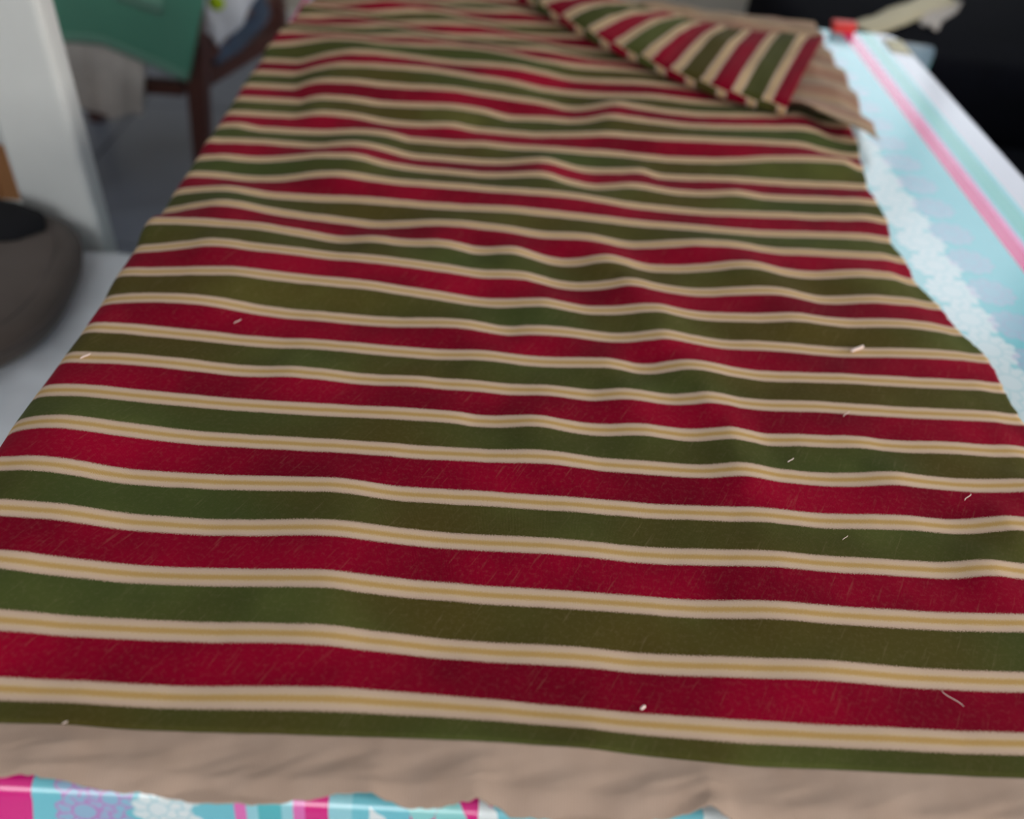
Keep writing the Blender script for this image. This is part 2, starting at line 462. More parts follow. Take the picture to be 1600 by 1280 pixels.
# ------------------------------------------------------------------ tablecloth: flat top, rounded edge, hanging skirt with flared corners
def make_tablecloth():
    cr = 0.03
    per = []                                   # (point, outward normal, corner weight)
    def seg(ax, ay, bx, by, nx, ny, n):
        for i in range(n):
            t = i / n
            per.append((ax + (bx - ax) * t, ay + (by - ay) * t, nx, ny, 0.0))
    def corner(cx, cy, a0, n=10):
        for i in range(n):
            a = a0 + (math.pi / 2) * i / n
            per.append((cx + cr * math.cos(a), cy + cr * math.sin(a), math.cos(a), math.sin(a), math.sin(math.pi * (i / n))))
    x0, x1, y0, y1 = TX0 - 0.002, TX1 + 0.002, TY0 - 0.002, TY1 + 0.002
    seg(x0 + cr, y0, x1 - cr, y0, 0, -1, 110); corner(x1 - cr, y0 + cr, -math.pi / 2)
    seg(x1, y0 + cr, x1, y1 - cr, 1, 0, 130); corner(x1 - cr, y1 - cr, 0)
    seg(x1 - cr, y1, x0 + cr, y1, 0, 1, 110); corner(x0 + cr, y1 - cr, math.pi / 2)
    seg(x0, y1 - cr, x0, y0 + cr, -1, 0, 130); corner(x0 + cr, y0 + cr, math.pi)
    V, U, F = [], [], []
    n = len(per)
    zt = TZ + 0.0022
    rr = 0.011
    rings = [(rr * math.sin(a), -rr * (1 - math.cos(a)), rr * a) for a in (0.0, 0.3, 0.6, 0.9, 1.2, math.pi / 2)]
    drops = [0.02, 0.04, 0.06, 0.09, 0.12, 0.16, 0.20, 0.24, 0.27]
    for j, (off, dz, arc) in enumerate(rings):
        for (px, py, nx, ny, w) in per:
            V.append((px + nx * off, py + ny * off, zt + dz)); U.append((px + nx * arc, py + ny * arc))
    for d in drops:
        for i, (px, py, nx, ny, w) in enumerate(per):
            wave = 0.018 * (fbm(px * 4.0, py * 4.0, 3.0, 2) + 0.25) * min(1, d / 0.10)
            far_right = 1.0 if (px > 0.6 and py > 1.5) else (0.30 if py > 1.2 and px < 0 else 0.25)
            reach = 0.20 if (px < 0 and py > 1.2) else 0.09
            # cloth near a corner swings out into a stiff fold
            s = 0.0
            for (qx, qy) in ((x0, y0), (x1, y0), (x1, y1), (x0, y1)):
                dd = math.hypot(px - qx, py - qy)
                s = max(s, math.exp(-(dd / reach) ** 2))
            flare = far_right * s * min(0.22, d * 2.4)
            cxn, cyn = (px - (x0 + x1) / 2), (py - (y0 + y1) / 2)
            sx, sy = (1 if cxn > 0 else -1) * 0.7071, (1 if cyn > 0 else -1) * 0.7071
            off = rr + max(0.0, wave) + 0.004
            V.append((px + nx * off * (1 - s) + sx * (flare + off * s), py + ny * off * (1 - s) + sy * (flare + off * s), zt - rr - d * (1 - 0.45 * s * far_right)))
            U.append((px + nx * (rr * 1.57 + d), py + ny * (rr * 1.57 + d)))
    nr = len(rings) + len(drops)
    for j in range(nr - 1):
        for i in range(n):
            k = (i + 1) % n
            F.append((j * n + i, (j + 1) * n + i, (j + 1) * n + k, j * n + k))
    F.append(tuple(range(n)))
    ob = new_obj('tablecloth', V, F, OILCLOTH, None, uv=U)
    for p in ob.data.polygons:
        if len(p.vertices) > 4:
            p.use_smooth = False
    return ob
tablecloth = make_tablecloth()
tag(tablecloth, 'turquoise and pink striped oilcloth tablecloth with lace doily prints under the fabric', 'tablecloth')
ZROWS = [
[91,73,41,39,36,2,-26,-26,-22,-18,-16,-14,-20,-33,-44,-48,-46,-40,-30,-20,-11,-4,4,12,20,29,39,48,55,59,62,62,58,45,25,7,-6,-17,-28,-37,-41,-37,-30,-23,-20,-19,-18,-19,-21,-23,-24,-25,-21,-17,-16,-26,-30,-30,-29,-9,12,13,14,18,19,19],
[92,89,56,40,38,31,-14,-27,-26,-24,-24,-25,-29,-39,-47,-50,-46,-36,-24,-11,0,10,19,24,28,32,36,39,40,41,39,35,29,18,3,-10,-19,-25,-32,-38,-40,-38,-33,-28,-25,-23,-22,-22,-24,-25,-24,-22,-18,-16,-21,-29,-30,-29,-20,9,13,13,17,19,19,20],
[92,92,83,45,39,37,19,-21,-28,-29,-32,-35,-39,-46,-51,-52,-45,-32,-17,-2,12,25,34,37,37,35,32,29,25,21,16,8,0,-10,-20,-27,-31,-33,-35,-38,-39,-37,-36,-34,-31,-27,-25,-26,-28,-28,-25,-20,-17,-18,-28,-30,-30,-26,2,12,13,15,19,19,19,27],
[93,92,91,68,41,38,34,6,-22,-29,-34,-39,-43,-47,-50,-50,-42,-27,-11,5,21,34,42,42,38,33,26,19,13,7,0,-9,-18,-26,-33,-38,-39,-38,-37,-37,-36,-35,-35,-33,-31,-28,-26,-27,-30,-29,-25,-21,-19,-26,-30,-30,-28,-9,12,13,14,18,19,19,22,47],
[93,92,92,87,52,39,36,27,2,-14,-23,-29,-33,-35,-35,-33,-24,-10,4,18,31,40,40,30,20,11,2,-5,-10,-14,-17,-20,-23,-28,-37,-43,-44,-41,-37,-32,-27,-22,-19,-16,-14,-15,-19,-25,-30,-31,-30,-27,-27,-30,-30,-29,-19,9,13,13,17,19,19,20,36,56],
[94,93,92,91,79,43,37,31,17,2,-9,-16,-19,-20,-19,-14,-5,7,18,30,40,44,34,15,-1,-14,-23,-29,-32,-32,-29,-25,-21,-25,-36,-45,-46,-42,-36,-27,-17,-9,-1,4,6,0,-11,-22,-29,-33,-34,-33,-31,-30,-30,-25,3,12,13,15,19,19,19,26,53,57],
[94,94,92,91,89,65,39,32,19,5,-6,-13,-17,-18,-16,-10,-1,10,21,32,41,44,33,12,-6,-19,-28,-34,-36,-35,-32,-25,-21,-24,-35,-45,-46,-42,-35,-26,-15,-6,2,8,10,3,-10,-21,-28,-33,-35,-34,-32,-30,-27,-6,11,13,14,18,19,19,21,46,57,57],
[94,94,93,91,90,82,52,34,20,5,-6,-14,-18,-18,-16,-11,-2,10,21,32,42,45,33,11,-6,-19,-28,-33,-35,-35,-31,-25,-20,-23,-33,-42,-44,-40,-34,-24,-13,-3,5,10,11,4,-8,-19,-26,-31,-33,-31,-29,-26,-12,9,13,13,16,19,19,20,34,56,57,57],
[94,94,94,92,90,86,70,43,23,5,-10,-20,-24,-25,-22,-16,-6,6,18,31,43,45,31,10,-6,-16,-23,-27,-29,-28,-25,-20,-16,-17,-23,-29,-31,-31,-27,-18,-5,8,17,18,15,8,-1,-8,-13,-17,-19,-18,-15,-8,6,12,13,15,19,19,19,25,52,57,57,57],
[90,94,94,92,90,86,74,51,26,5,-13,-26,-31,-32,-28,-21,-11,2,16,30,43,45,28,8,-5,-13,-18,-21,-22,-21,-19,-16,-13,-12,-13,-15,-17,-21,-20,-11,4,19,29,27,18,11,7,3,1,-2,-4,-4,0,5,11,12,14,19,20,19,21,45,57,57,57,55],
[74,93,94,93,90,86,75,52,27,5,-14,-27,-33,-33,-30,-22,-11,1,15,30,44,45,28,8,-5,-12,-17,-20,-20,-19,-17,-14,-12,-10,-11,-12,-14,-18,-18,-9,6,22,31,29,19,12,8,6,4,1,-1,-1,3,8,12,14,19,21,20,20,33,56,57,57,56,52],
[63,87,94,93,91,86,75,53,29,6,-14,-27,-33,-33,-30,-22,-12,1,16,31,45,46,29,9,-4,-11,-16,-18,-18,-17,-15,-11,-9,-8,-9,-11,-14,-17,-17,-7,8,23,33,30,21,13,9,7,6,3,0,0,5,12,17,22,25,21,20,25,52,57,57,57,53,51],
[61,70,92,93,91,86,77,59,36,10,-12,-25,-31,-32,-29,-22,-11,3,20,38,51,50,33,15,3,-6,-10,-10,-8,-4,-1,3,5,4,-2,-9,-12,-13,-9,1,14,28,38,37,28,18,14,13,12,10,6,4,14,33,42,39,27,22,22,44,57,58,57,55,52,43],
[61,63,83,93,91,86,78,65,43,14,-11,-24,-30,-31,-28,-22,-11,4,24,44,58,54,37,21,9,0,-4,-2,3,9,14,18,20,16,5,-7,-11,-8,-1,9,21,34,44,45,35,24,19,19,20,18,12,8,22,54,64,44,27,23,35,56,58,57,56,52,50,18],
[61,61,68,90,91,86,78,66,44,14,-11,-24,-30,-31,-28,-21,-11,5,25,45,59,55,38,22,10,1,-3,-1,5,12,17,21,22,18,6,-7,-11,-7,1,11,22,35,45,46,36,25,20,20,21,19,13,9,24,57,68,45,28,31,54,58,58,57,53,51,40,3],
[60,61,64,79,90,86,77,64,41,11,-13,-25,-30,-31,-28,-22,-11,4,24,43,56,52,35,19,8,-1,-4,-2,4,10,15,19,20,16,5,-7,-11,-7,0,9,21,33,43,44,35,23,18,18,20,19,14,10,23,53,63,45,37,54,60,58,57,54,52,49,13,1],
[55,61,64,72,87,86,72,51,24,-4,-23,-30,-33,-32,-28,-22,-12,2,18,34,44,38,17,1,-6,-10,-10,-8,-3,2,5,8,9,6,-2,-11,-13,-10,-4,3,13,24,34,35,25,12,6,9,14,19,18,13,16,30,39,46,60,64,60,58,55,52,51,35,2,0],
[27,58,64,71,85,86,67,38,6,-21,-33,-36,-35,-32,-28,-22,-13,-1,13,25,31,24,0,-17,-20,-19,-17,-14,-10,-7,-5,-4,-4,-6,-10,-14,-15,-13,-9,-3,5,15,24,26,14,0,-6,-1,9,18,23,17,8,4,16,47,71,66,60,56,51,51,48,9,1,0],
[-11,39,62,71,85,86,66,36,2,-24,-35,-37,-36,-32,-28,-22,-13,-1,12,23,28,20,-4,-20,-23,-21,-18,-15,-12,-8,-7,-6,-6,-8,-11,-15,-16,-14,-10,-4,4,13,23,24,12,-2,-8,-3,8,18,24,18,6,-2,11,47,71,65,58,50,50,50,29,1,0,0],
[-20,2,50,71,86,87,67,38,5,-21,-32,-34,-33,-31,-27,-21,-13,-1,11,21,26,19,-4,-19,-21,-19,-16,-13,-9,-5,-2,-1,-2,-5,-9,-13,-14,-12,-9,-4,4,16,26,27,13,-1,-7,-3,8,19,27,22,9,0,11,44,67,59,47,47,50,45,6,0,0,-2],
[-21,-10,27,71,91,92,74,49,21,0,-13,-20,-23,-23,-21,-17,-11,-3,6,13,17,13,0,-9,-10,-8,-5,0,6,13,20,24,21,12,2,-3,-3,-2,-3,0,9,27,46,40,19,5,-2,0,10,24,39,39,24,12,13,31,42,36,39,47,49,22,1,0,0,-11],
[-21,-11,20,71,96,97,82,60,38,20,6,-5,-12,-15,-15,-13,-10,-4,2,6,7,6,4,2,1,3,7,13,21,31,42,50,45,29,14,7,8,8,4,3,14,39,67,55,24,12,4,2,12,28,52,57,40,24,16,15,17,23,38,46,39,3,0,0,-4,-16],
[-22,-12,19,71,97,97,83,62,42,24,9,-2,-10,-13,-14,-13,-9,-4,1,4,5,5,4,4,4,5,9,16,24,34,47,56,49,32,16,9,10,10,5,4,14,42,71,58,25,13,5,3,12,29,54,60,43,26,16,12,12,21,37,42,12,0,0,-1,-13,-17],
[-25,-14,16,67,91,91,78,58,38,22,7,-4,-11,-15,-16,-15,-12,-7,-2,1,3,3,3,4,4,5,8,13,21,32,46,54,46,29,12,7,10,11,5,3,13,41,70,56,23,13,6,4,13,29,52,56,40,24,16,11,10,18,32,20,0,0,0,-7,-16,-17],
[-31,-21,6,46,64,62,50,34,19,6,-6,-15,-21,-25,-26,-25,-23,-19,-14,-10,-7,-4,-1,1,3,4,2,-2,4,21,38,43,29,9,-5,-4,10,15,4,-4,4,34,63,43,11,8,9,9,17,29,40,34,20,13,11,9,6,6,8,-2,-2,0,-2,-15,-17,-17],
[-33,-25,-3,25,36,32,20,8,-2,-11,-19,-26,-31,-35,-37,-36,-34,-31,-27,-22,-17,-11,-7,-2,2,3,-5,-18,-13,8,30,32,10,-11,-23,-15,10,20,2,-10,-5,27,55,30,-1,4,13,14,20,29,27,10,0,2,6,6,1,-7,-10,-7,-2,-1,-10,-16,-17,-17],
[-33,-26,-4,21,30,25,14,3,-6,-14,-22,-28,-33,-37,-39,-38,-37,-34,-30,-25,-19,-13,-8,-2,2,3,-7,-22,-17,5,28,29,7,-16,-27,-17,10,21,2,-12,-7,26,53,27,-3,3,13,15,21,29,24,5,-4,0,5,5,0,-9,-13,-7,-2,-5,-15,-17,-17,-17],
[-33,-26,-5,20,28,24,14,3,-6,-14,-22,-29,-34,-38,-39,-37,-34,-32,-29,-25,-20,-15,-9,-3,1,1,-8,-21,-18,3,24,27,5,-16,-26,-15,12,21,2,-11,-4,28,53,25,-3,3,13,15,21,29,23,5,-3,0,5,5,0,-9,-12,-7,-4,-12,-16,-17,-17,-17],
[-33,-26,-7,15,21,19,14,7,-1,-10,-19,-28,-37,-40,-36,-28,-21,-21,-24,-27,-26,-23,-16,-9,-6,-7,-11,-18,-20,-10,7,15,2,-16,-23,-4,21,22,2,-7,9,42,50,20,0,4,11,14,19,24,20,7,0,1,3,4,1,-4,-8,-7,-9,-15,-16,-17,-17,-17],
[-32,-26,-9,11,14,15,15,11,4,-6,-15,-28,-40,-43,-33,-19,-8,-10,-19,-28,-33,-31,-23,-14,-13,-15,-14,-14,-22,-24,-10,2,-2,-16,-19,7,30,24,2,-3,23,57,47,15,4,5,9,13,18,20,16,9,4,2,2,2,2,0,-3,-7,-11,-15,-16,-17,-17,-17],
[-32,-26,-10,10,12,14,15,12,4,-5,-15,-28,-41,-43,-33,-18,-6,-8,-18,-28,-34,-33,-25,-16,-15,-17,-15,-13,-22,-26,-14,0,-3,-16,-18,9,32,23,1,-3,26,60,46,14,4,4,8,13,17,19,16,10,4,2,1,2,2,1,-2,-7,-12,-15,-16,-17,-17,-17],
[-36,-29,-11,9,11,12,13,9,1,-8,-18,-30,-42,-45,-35,-20,-9,-11,-20,-30,-36,-35,-28,-19,-18,-19,-16,-14,-22,-27,-16,-4,-6,-17,-17,9,29,18,-1,-1,29,60,45,13,3,2,5,10,15,16,14,9,4,1,1,1,1,0,-3,-7,-12,-16,-17,-18,-18,-19],
[-52,-43,-20,3,5,2,0,-5,-13,-22,-31,-42,-52,-54,-47,-36,-26,-26,-31,-37,-43,-44,-40,-36,-34,-31,-23,-18,-22,-29,-27,-21,-20,-20,-12,9,12,-7,-13,6,41,60,41,11,-4,-10,-9,-3,2,6,6,4,1,-1,-2,-2,-3,-5,-8,-12,-15,-18,-20,-21,-21,-21],
[-68,-57,-29,-2,-2,-8,-14,-20,-28,-36,-45,-55,-62,-63,-59,-51,-45,-41,-42,-45,-50,-53,-54,-53,-50,-43,-31,-21,-22,-31,-39,-39,-34,-24,-6,9,-6,-33,-25,14,54,60,38,8,-12,-23,-23,-18,-11,-5,-1,-1,-2,-3,-4,-6,-8,-11,-13,-16,-18,-20,-21,-22,-22,-22],
[-71,-60,-31,-3,-3,-10,-16,-23,-30,-38,-47,-57,-63,-65,-61,-55,-48,-44,-44,-47,-51,-55,-57,-56,-53,-45,-32,-22,-22,-31,-41,-42,-36,-24,-5,9,-10,-38,-27,16,57,59,37,7,-14,-25,-26,-20,-13,-7,-3,-2,-2,-4,-5,-7,-9,-12,-14,-17,-19,-21,-22,-22,-22,-23],
[-71,-60,-32,-4,-2,-6,-11,-18,-25,-32,-42,-53,-61,-63,-61,-56,-50,-46,-46,-48,-52,-55,-56,-55,-50,-42,-31,-23,-24,-32,-40,-40,-34,-23,-6,5,-12,-36,-22,19,56,56,33,5,-14,-24,-25,-20,-14,-8,-5,-4,-5,-5,-5,-6,-8,-11,-14,-17,-19,-21,-23,-24,-25,-26],
[-70,-62,-37,-7,5,10,12,10,6,-2,-14,-30,-45,-55,-59,-58,-55,-53,-54,-56,-57,-57,-53,-45,-33,-24,-22,-24,-32,-37,-30,-24,-20,-16,-12,-12,-20,-21,2,36,52,40,16,-5,-16,-19,-18,-16,-15,-15,-15,-16,-15,-12,-7,-4,-4,-7,-11,-15,-19,-23,-25,-27,-27,-28],
[-70,-63,-42,-10,13,28,36,39,37,29,14,-8,-30,-47,-57,-60,-60,-60,-62,-63,-62,-58,-50,-34,-15,-6,-13,-26,-41,-41,-21,-8,-5,-8,-19,-31,-28,-7,27,55,47,23,-1,-16,-18,-14,-11,-12,-16,-21,-25,-28,-26,-18,-10,-2,0,-3,-8,-14,-19,-24,-27,-28,-28,-28],
[-69,-63,-43,-10,14,32,41,45,44,36,20,-2,-26,-44,-56,-60,-60,-61,-63,-64,-62,-57,-48,-32,-11,-3,-12,-27,-43,-42,-19,-4,-2,-7,-20,-34,-30,-4,33,58,46,19,-5,-18,-18,-13,-9,-10,-15,-22,-27,-30,-28,-19,-10,-2,1,-2,-7,-13,-19,-25,-27,-28,-28,-28],
[-62,-59,-40,-9,15,32,42,47,47,41,27,6,-17,-35,-46,-50,-51,-52,-53,-55,-55,-51,-44,-30,-11,-5,-15,-29,-44,-41,-17,-2,-1,-8,-22,-35,-29,-3,34,58,45,17,-6,-18,-17,-11,-7,-7,-10,-16,-22,-26,-25,-17,-7,1,4,1,-6,-12,-18,-24,-27,-28,-28,-28],
[-44,-42,-26,-1,17,31,42,53,60,62,57,44,28,13,3,-1,-3,-3,-5,-9,-16,-20,-22,-19,-14,-18,-31,-41,-46,-37,-11,5,0,-16,-33,-37,-25,2,38,56,38,11,-8,-15,-12,-5,1,9,16,14,3,-7,-8,-2,7,16,19,12,2,-6,-13,-22,-27,-28,-28,-28],
[-35,-30,-13,8,20,29,42,59,73,84,88,83,73,63,54,49,47,46,45,38,24,11,1,-7,-16,-31,-47,-53,-49,-33,-4,13,1,-24,-44,-39,-21,7,42,54,30,4,-11,-12,-6,1,10,25,43,45,29,13,9,13,22,31,34,24,10,0,-7,-14,-25,-28,-28,-28],
[-34,-28,-10,9,20,29,43,61,76,89,95,91,83,73,65,59,57,56,56,48,33,18,6,-4,-16,-33,-50,-55,-49,-32,-2,14,1,-27,-46,-39,-20,9,43,53,28,3,-11,-11,-5,3,12,28,48,52,34,17,12,16,25,34,37,26,12,1,-6,-9,-17,-27,-28,-28],
[-35,-28,-11,9,20,31,46,66,82,93,98,93,85,76,67,62,59,59,58,51,36,22,10,-1,-13,-29,-46,-51,-44,-28,-1,12,-4,-30,-47,-39,-18,12,43,50,25,0,-13,-12,-4,5,15,31,50,51,32,14,9,14,23,33,35,25,11,0,-7,-9,-11,-21,-28,-28],
[-37,-32,-17,4,21,41,64,90,107,111,107,100,93,85,76,70,66,65,65,60,50,39,28,17,6,-9,-24,-28,-19,-7,5,-3,-29,-48,-53,-38,-8,28,44,34,9,-11,-20,-15,-1,14,28,43,53,45,19,-4,-6,2,16,27,27,16,3,-6,-13,-16,-16,-17,-25,-28],
[-39,-35,-22,-2,22,51,83,116,133,130,117,107,101,94,86,78,74,72,72,70,64,56,46,36,24,11,-2,-4,6,15,11,-18,-54,-66,-59,-37,2,44,46,18,-7,-23,-27,-17,3,24,42,56,57,39,6,-23,-22,-10,8,20,18,7,-4,-13,-20,-23,-23,-23,-24,-26],
[-39,-35,-22,-2,23,53,87,121,138,133,119,108,102,96,87,79,74,73,73,71,67,59,50,39,28,15,3,1,11,19,13,-22,-59,-69,-60,-36,4,47,45,14,-11,-25,-28,-18,4,26,45,59,58,38,3,-26,-25,-12,6,19,16,5,-6,-15,-22,-24,-25,-25,-25,-25],
[-33,-27,-15,5,28,56,88,119,135,130,116,106,99,91,81,72,67,67,69,68,64,57,49,40,30,16,2,2,13,21,12,-24,-60,-69,-59,-32,7,44,39,8,-15,-27,-28,-16,6,30,49,61,57,35,2,-25,-23,-10,9,22,19,7,-4,-14,-22,-24,-25,-25,-25,-25],
[4,11,22,38,54,71,89,106,115,112,102,91,80,67,51,39,32,38,50,53,46,40,41,44,38,19,-1,2,21,29,8,-32,-65,-68,-49,-13,21,31,9,-19,-32,-33,-26,-10,18,48,67,68,53,25,-1,-17,-11,5,24,36,32,20,5,-10,-21,-24,-25,-25,-25,-25],
[50,53,61,71,80,85,90,93,95,92,86,75,60,41,21,4,-4,8,30,37,27,23,33,47,46,21,-5,2,29,37,3,-41,-69,-67,-40,7,37,17,-22,-47,-49,-40,-24,-3,29,66,85,76,49,15,-4,-8,0,19,40,50,46,33,15,-1,-15,-24,-25,-25,-25,-25],
[60,62,67,77,84,87,90,91,90,88,83,72,56,36,14,-4,-12,1,25,33,23,19,32,47,48,22,-5,2,30,39,2,-42,-69,-66,-37,11,39,13,-29,-52,-52,-40,-23,-1,32,69,88,78,48,13,-4,-6,3,22,43,53,49,36,16,1,-6,-18,-24,-25,-25,-25],
[60,59,59,69,78,84,88,90,89,85,78,66,50,31,10,-7,-16,-4,17,26,18,17,30,47,48,24,-1,5,31,38,3,-39,-63,-59,-33,11,36,9,-31,-51,-49,-36,-18,4,35,69,86,75,46,12,-3,-4,4,22,41,50,46,34,15,1,-4,-5,-7,-11,-17,-22],
[52,30,7,20,43,63,80,89,83,70,55,39,23,8,-8,-22,-30,-28,-18,-9,-4,7,25,43,49,36,20,22,33,31,4,-23,-34,-28,-10,10,14,-13,-39,-43,-31,-12,9,27,47,67,74,61,36,11,3,3,8,18,28,32,28,20,9,-1,-4,-5,-5,-5,-5,-6],
[-4,-50,-60,-32,6,42,72,87,77,55,32,10,-5,-16,-26,-36,-45,-52,-54,-46,-27,-4,19,40,50,49,43,39,35,25,6,-7,-5,5,13,9,-9,-34,-47,-35,-13,12,35,51,60,65,61,47,25,11,9,11,13,14,14,13,11,7,3,-2,-4,-5,-5,-5,-5,-5],
[-85,-85,-76,-43,-1,37,70,86,75,51,26,4,-11,-21,-30,-39,-48,-57,-61,-53,-31,-6,18,38,50,51,47,42,36,24,6,-4,1,11,18,8,-14,-38,-48,-34,-10,16,40,55,62,63,57,43,22,10,10,13,13,13,11,9,7,4,1,-2,-4,-5,-5,-5,-5,-5],
[-85,-85,-78,-44,-4,33,65,80,68,44,21,0,-15,-23,-30,-38,-46,-54,-58,-50,-30,-7,15,35,46,47,45,41,35,24,8,-1,3,12,18,8,-13,-36,-46,-32,-10,14,36,50,55,56,50,36,17,6,6,9,11,10,9,8,5,3,0,-3,-4,-5,-5,-5,-5,-5],
[-85,-85,-80,-46,-12,18,42,47,30,9,-7,-20,-28,-31,-32,-32,-33,-35,-37,-32,-21,-8,4,16,24,28,30,32,31,26,17,10,10,14,15,7,-8,-23,-31,-26,-14,-1,11,18,20,19,13,3,-9,-15,-12,-8,-4,-1,0,0,-2,-4,-7,-8,-6,-5,-5,-5,-5,-5],
[-85,-85,-81,-48,-21,3,19,14,-10,-27,-36,-41,-41,-39,-34,-26,-19,-16,-15,-14,-12,-10,-7,-4,2,8,15,22,27,29,26,21,18,16,12,6,-2,-11,-17,-19,-18,-16,-15,-15,-17,-20,-25,-31,-36,-36,-31,-25,-18,-13,-9,-8,-9,-11,-14,-15,-12,-6,-5,-5,-5,-5],
[-85,-85,-81,-49,-23,-1,13,7,-18,-35,-42,-45,-44,-40,-33,-24,-16,-11,-10,-10,-10,-10,-9,-7,-3,4,12,20,26,29,28,24,20,16,12,6,-1,-8,-14,-17,-19,-19,-20,-22,-24,-28,-33,-38,-41,-40,-35,-28,-21,-15,-11,-10,-10,-12,-15,-17,-16,-9,-3,-2,-2,-3],
[-85,-85,-81,-50,-26,-7,5,-1,-24,-38,-43,-43,-39,-33,-25,-16,-9,-6,-6,-7,-7,-7,-7,-4,0,6,14,21,27,30,30,26,22,19,14,8,0,-8,-15,-19,-21,-22,-24,-26,-28,-31,-36,-40,-42,-40,-35,-29,-22,-17,-13,-11,-11,-12,-14,-15,-9,0,3,4,4,4],
[-85,-85,-79,-55,-43,-36,-33,-40,-50,-52,-46,-32,-12,5,16,24,24,17,11,8,8,9,10,12,15,18,23,28,32,35,36,36,34,31,25,16,4,-8,-20,-27,-32,-35,-38,-40,-41,-42,-43,-43,-42,-39,-35,-30,-26,-22,-18,-16,-13,-11,-10,-6,0,3,4,4,4,4],
[-85,-85,-78,-60,-59,-64,-73,-80,-77,-65,-48,-20,16,43,59,66,57,41,28,24,23,25,27,28,30,31,32,34,36,39,43,46,46,44,37,25,9,-9,-25,-36,-43,-49,-53,-55,-55,-54,-50,-46,-42,-38,-34,-31,-29,-27,-24,-20,-16,-10,-5,0,3,4,4,4,3,1],
[-85,-85,-77,-61,-62,-70,-80,-85,-83,-68,-48,-17,22,51,67,74,64,46,32,27,26,27,29,31,32,33,34,35,37,40,44,48,48,46,39,26,9,-9,-26,-38,-45,-51,-56,-58,-58,-56,-52,-47,-42,-37,-34,-31,-30,-28,-25,-21,-16,-10,-5,0,3,3,2,0,-5,-11],
[-85,-85,-77,-61,-61,-69,-79,-85,-80,-64,-44,-13,26,54,70,76,66,46,30,24,23,23,25,27,28,28,29,31,34,38,44,49,47,41,32,19,3,-12,-24,-34,-42,-50,-55,-58,-58,-55,-50,-44,-39,-36,-34,-32,-31,-29,-26,-23,-17,-12,-6,-2,0,-2,-7,-13,-18,-20],
[-85,-85,-79,-62,-55,-58,-69,-73,-63,-45,-22,9,42,65,79,84,71,43,21,9,3,1,3,4,4,4,4,9,17,30,43,52,41,18,-1,-16,-25,-23,-18,-18,-26,-40,-51,-55,-55,-49,-39,-29,-24,-28,-35,-37,-36,-34,-31,-27,-23,-19,-15,-11,-12,-16,-19,-20,-22,-24],
[-85,-85,-81,-64,-49,-48,-58,-60,-46,-25,0,31,59,77,88,92,75,41,12,-6,-17,-21,-21,-19,-20,-22,-21,-14,1,21,43,56,34,-7,-35,-53,-54,-35,-11,-1,-9,-30,-47,-53,-51,-43,-29,-14,-8,-20,-36,-41,-41,-39,-35,-32,-29,-26,-23,-21,-20,-21,-22,-23,-28,-41],
[-85,-85,-81,-64,-48,-45,-56,-57,-43,-21,4,35,62,78,89,93,76,40,10,-10,-22,-27,-26,-25,-25,-27,-27,-19,-3,19,42,56,32,-12,-42,-61,-60,-38,-10,2,-6,-28,-47,-53,-51,-42,-27,-11,-5,-19,-36,-42,-42,-40,-37,-33,-30,-28,-25,-23,-22,-23,-27,-37,-53,-66],
[-85,-85,-80,-62,-47,-44,-53,-55,-42,-22,1,29,55,72,84,89,72,36,6,-14,-28,-33,-33,-31,-32,-33,-32,-24,-8,15,39,53,30,-14,-44,-63,-62,-40,-13,-1,-8,-31,-51,-56,-54,-45,-30,-15,-9,-22,-38,-45,-44,-42,-39,-36,-34,-31,-29,-27,-28,-34,-49,-63,-70,-72],
[-85,-85,-69,-55,-46,-41,-43,-43,-37,-28,-16,0,20,40,58,65,50,20,-10,-36,-54,-62,-63,-62,-61,-60,-56,-47,-29,-5,20,36,19,-20,-51,-70,-69,-52,-29,-14,-18,-48,-71,-73,-67,-58,-46,-35,-31,-39,-50,-55,-55,-54,-52,-50,-48,-47,-47,-46,-50,-61,-69,-72,-73,-73],
[-85,-67,-49,-47,-45,-38,-33,-31,-33,-35,-34,-30,-17,7,31,41,28,3,-26,-59,-82,-85,-85,-85,-85,-85,-81,-70,-51,-26,1,19,8,-25,-58,-78,-76,-64,-46,-28,-29,-64,-85,-85,-81,-71,-62,-56,-53,-56,-61,-65,-66,-66,-65,-64,-64,-64,-65,-66,-68,-71,-73,-73,-73,-73],
[-69,-48,-43,-45,-45,-38,-31,-29,-33,-37,-38,-36,-24,0,25,35,23,-1,-30,-63,-85,-85,-85,-85,-85,-85,-85,-74,-56,-30,-4,15,6,-27,-60,-79,-77,-66,-50,-31,-31,-68,-85,-85,-83,-73,-65,-60,-57,-58,-63,-66,-67,-67,-66,-66,-65,-66,-67,-69,-71,-72,-73,-73,-73,-74],
[-77,-59,-47,-46,-45,-40,-35,-34,-37,-41,-42,-40,-28,-4,20,30,20,-3,-32,-66,-85,-85,-85,-85,-85,-85,-83,-73,-57,-33,-8,10,2,-28,-59,-76,-74,-64,-49,-33,-33,-67,-85,-85,-82,-72,-64,-58,-55,-55,-57,-58,-58,-57,-55,-54,-54,-54,-56,-59,-63,-66,-68,-70,-73,-85],
[-85,-78,-63,-48,-43,-50,-56,-58,-60,-61,-60,-55,-42,-21,-1,9,4,-12,-40,-74,-85,-85,-85,-85,-85,-76,-70,-67,-60,-45,-28,-15,-18,-36,-53,-62,-59,-53,-46,-38,-41,-63,-81,-79,-71,-62,-54,-47,-40,-34,-24,-15,-8,-3,2,6,7,6,1,-8,-18,-29,-39,-54,-85,-85],
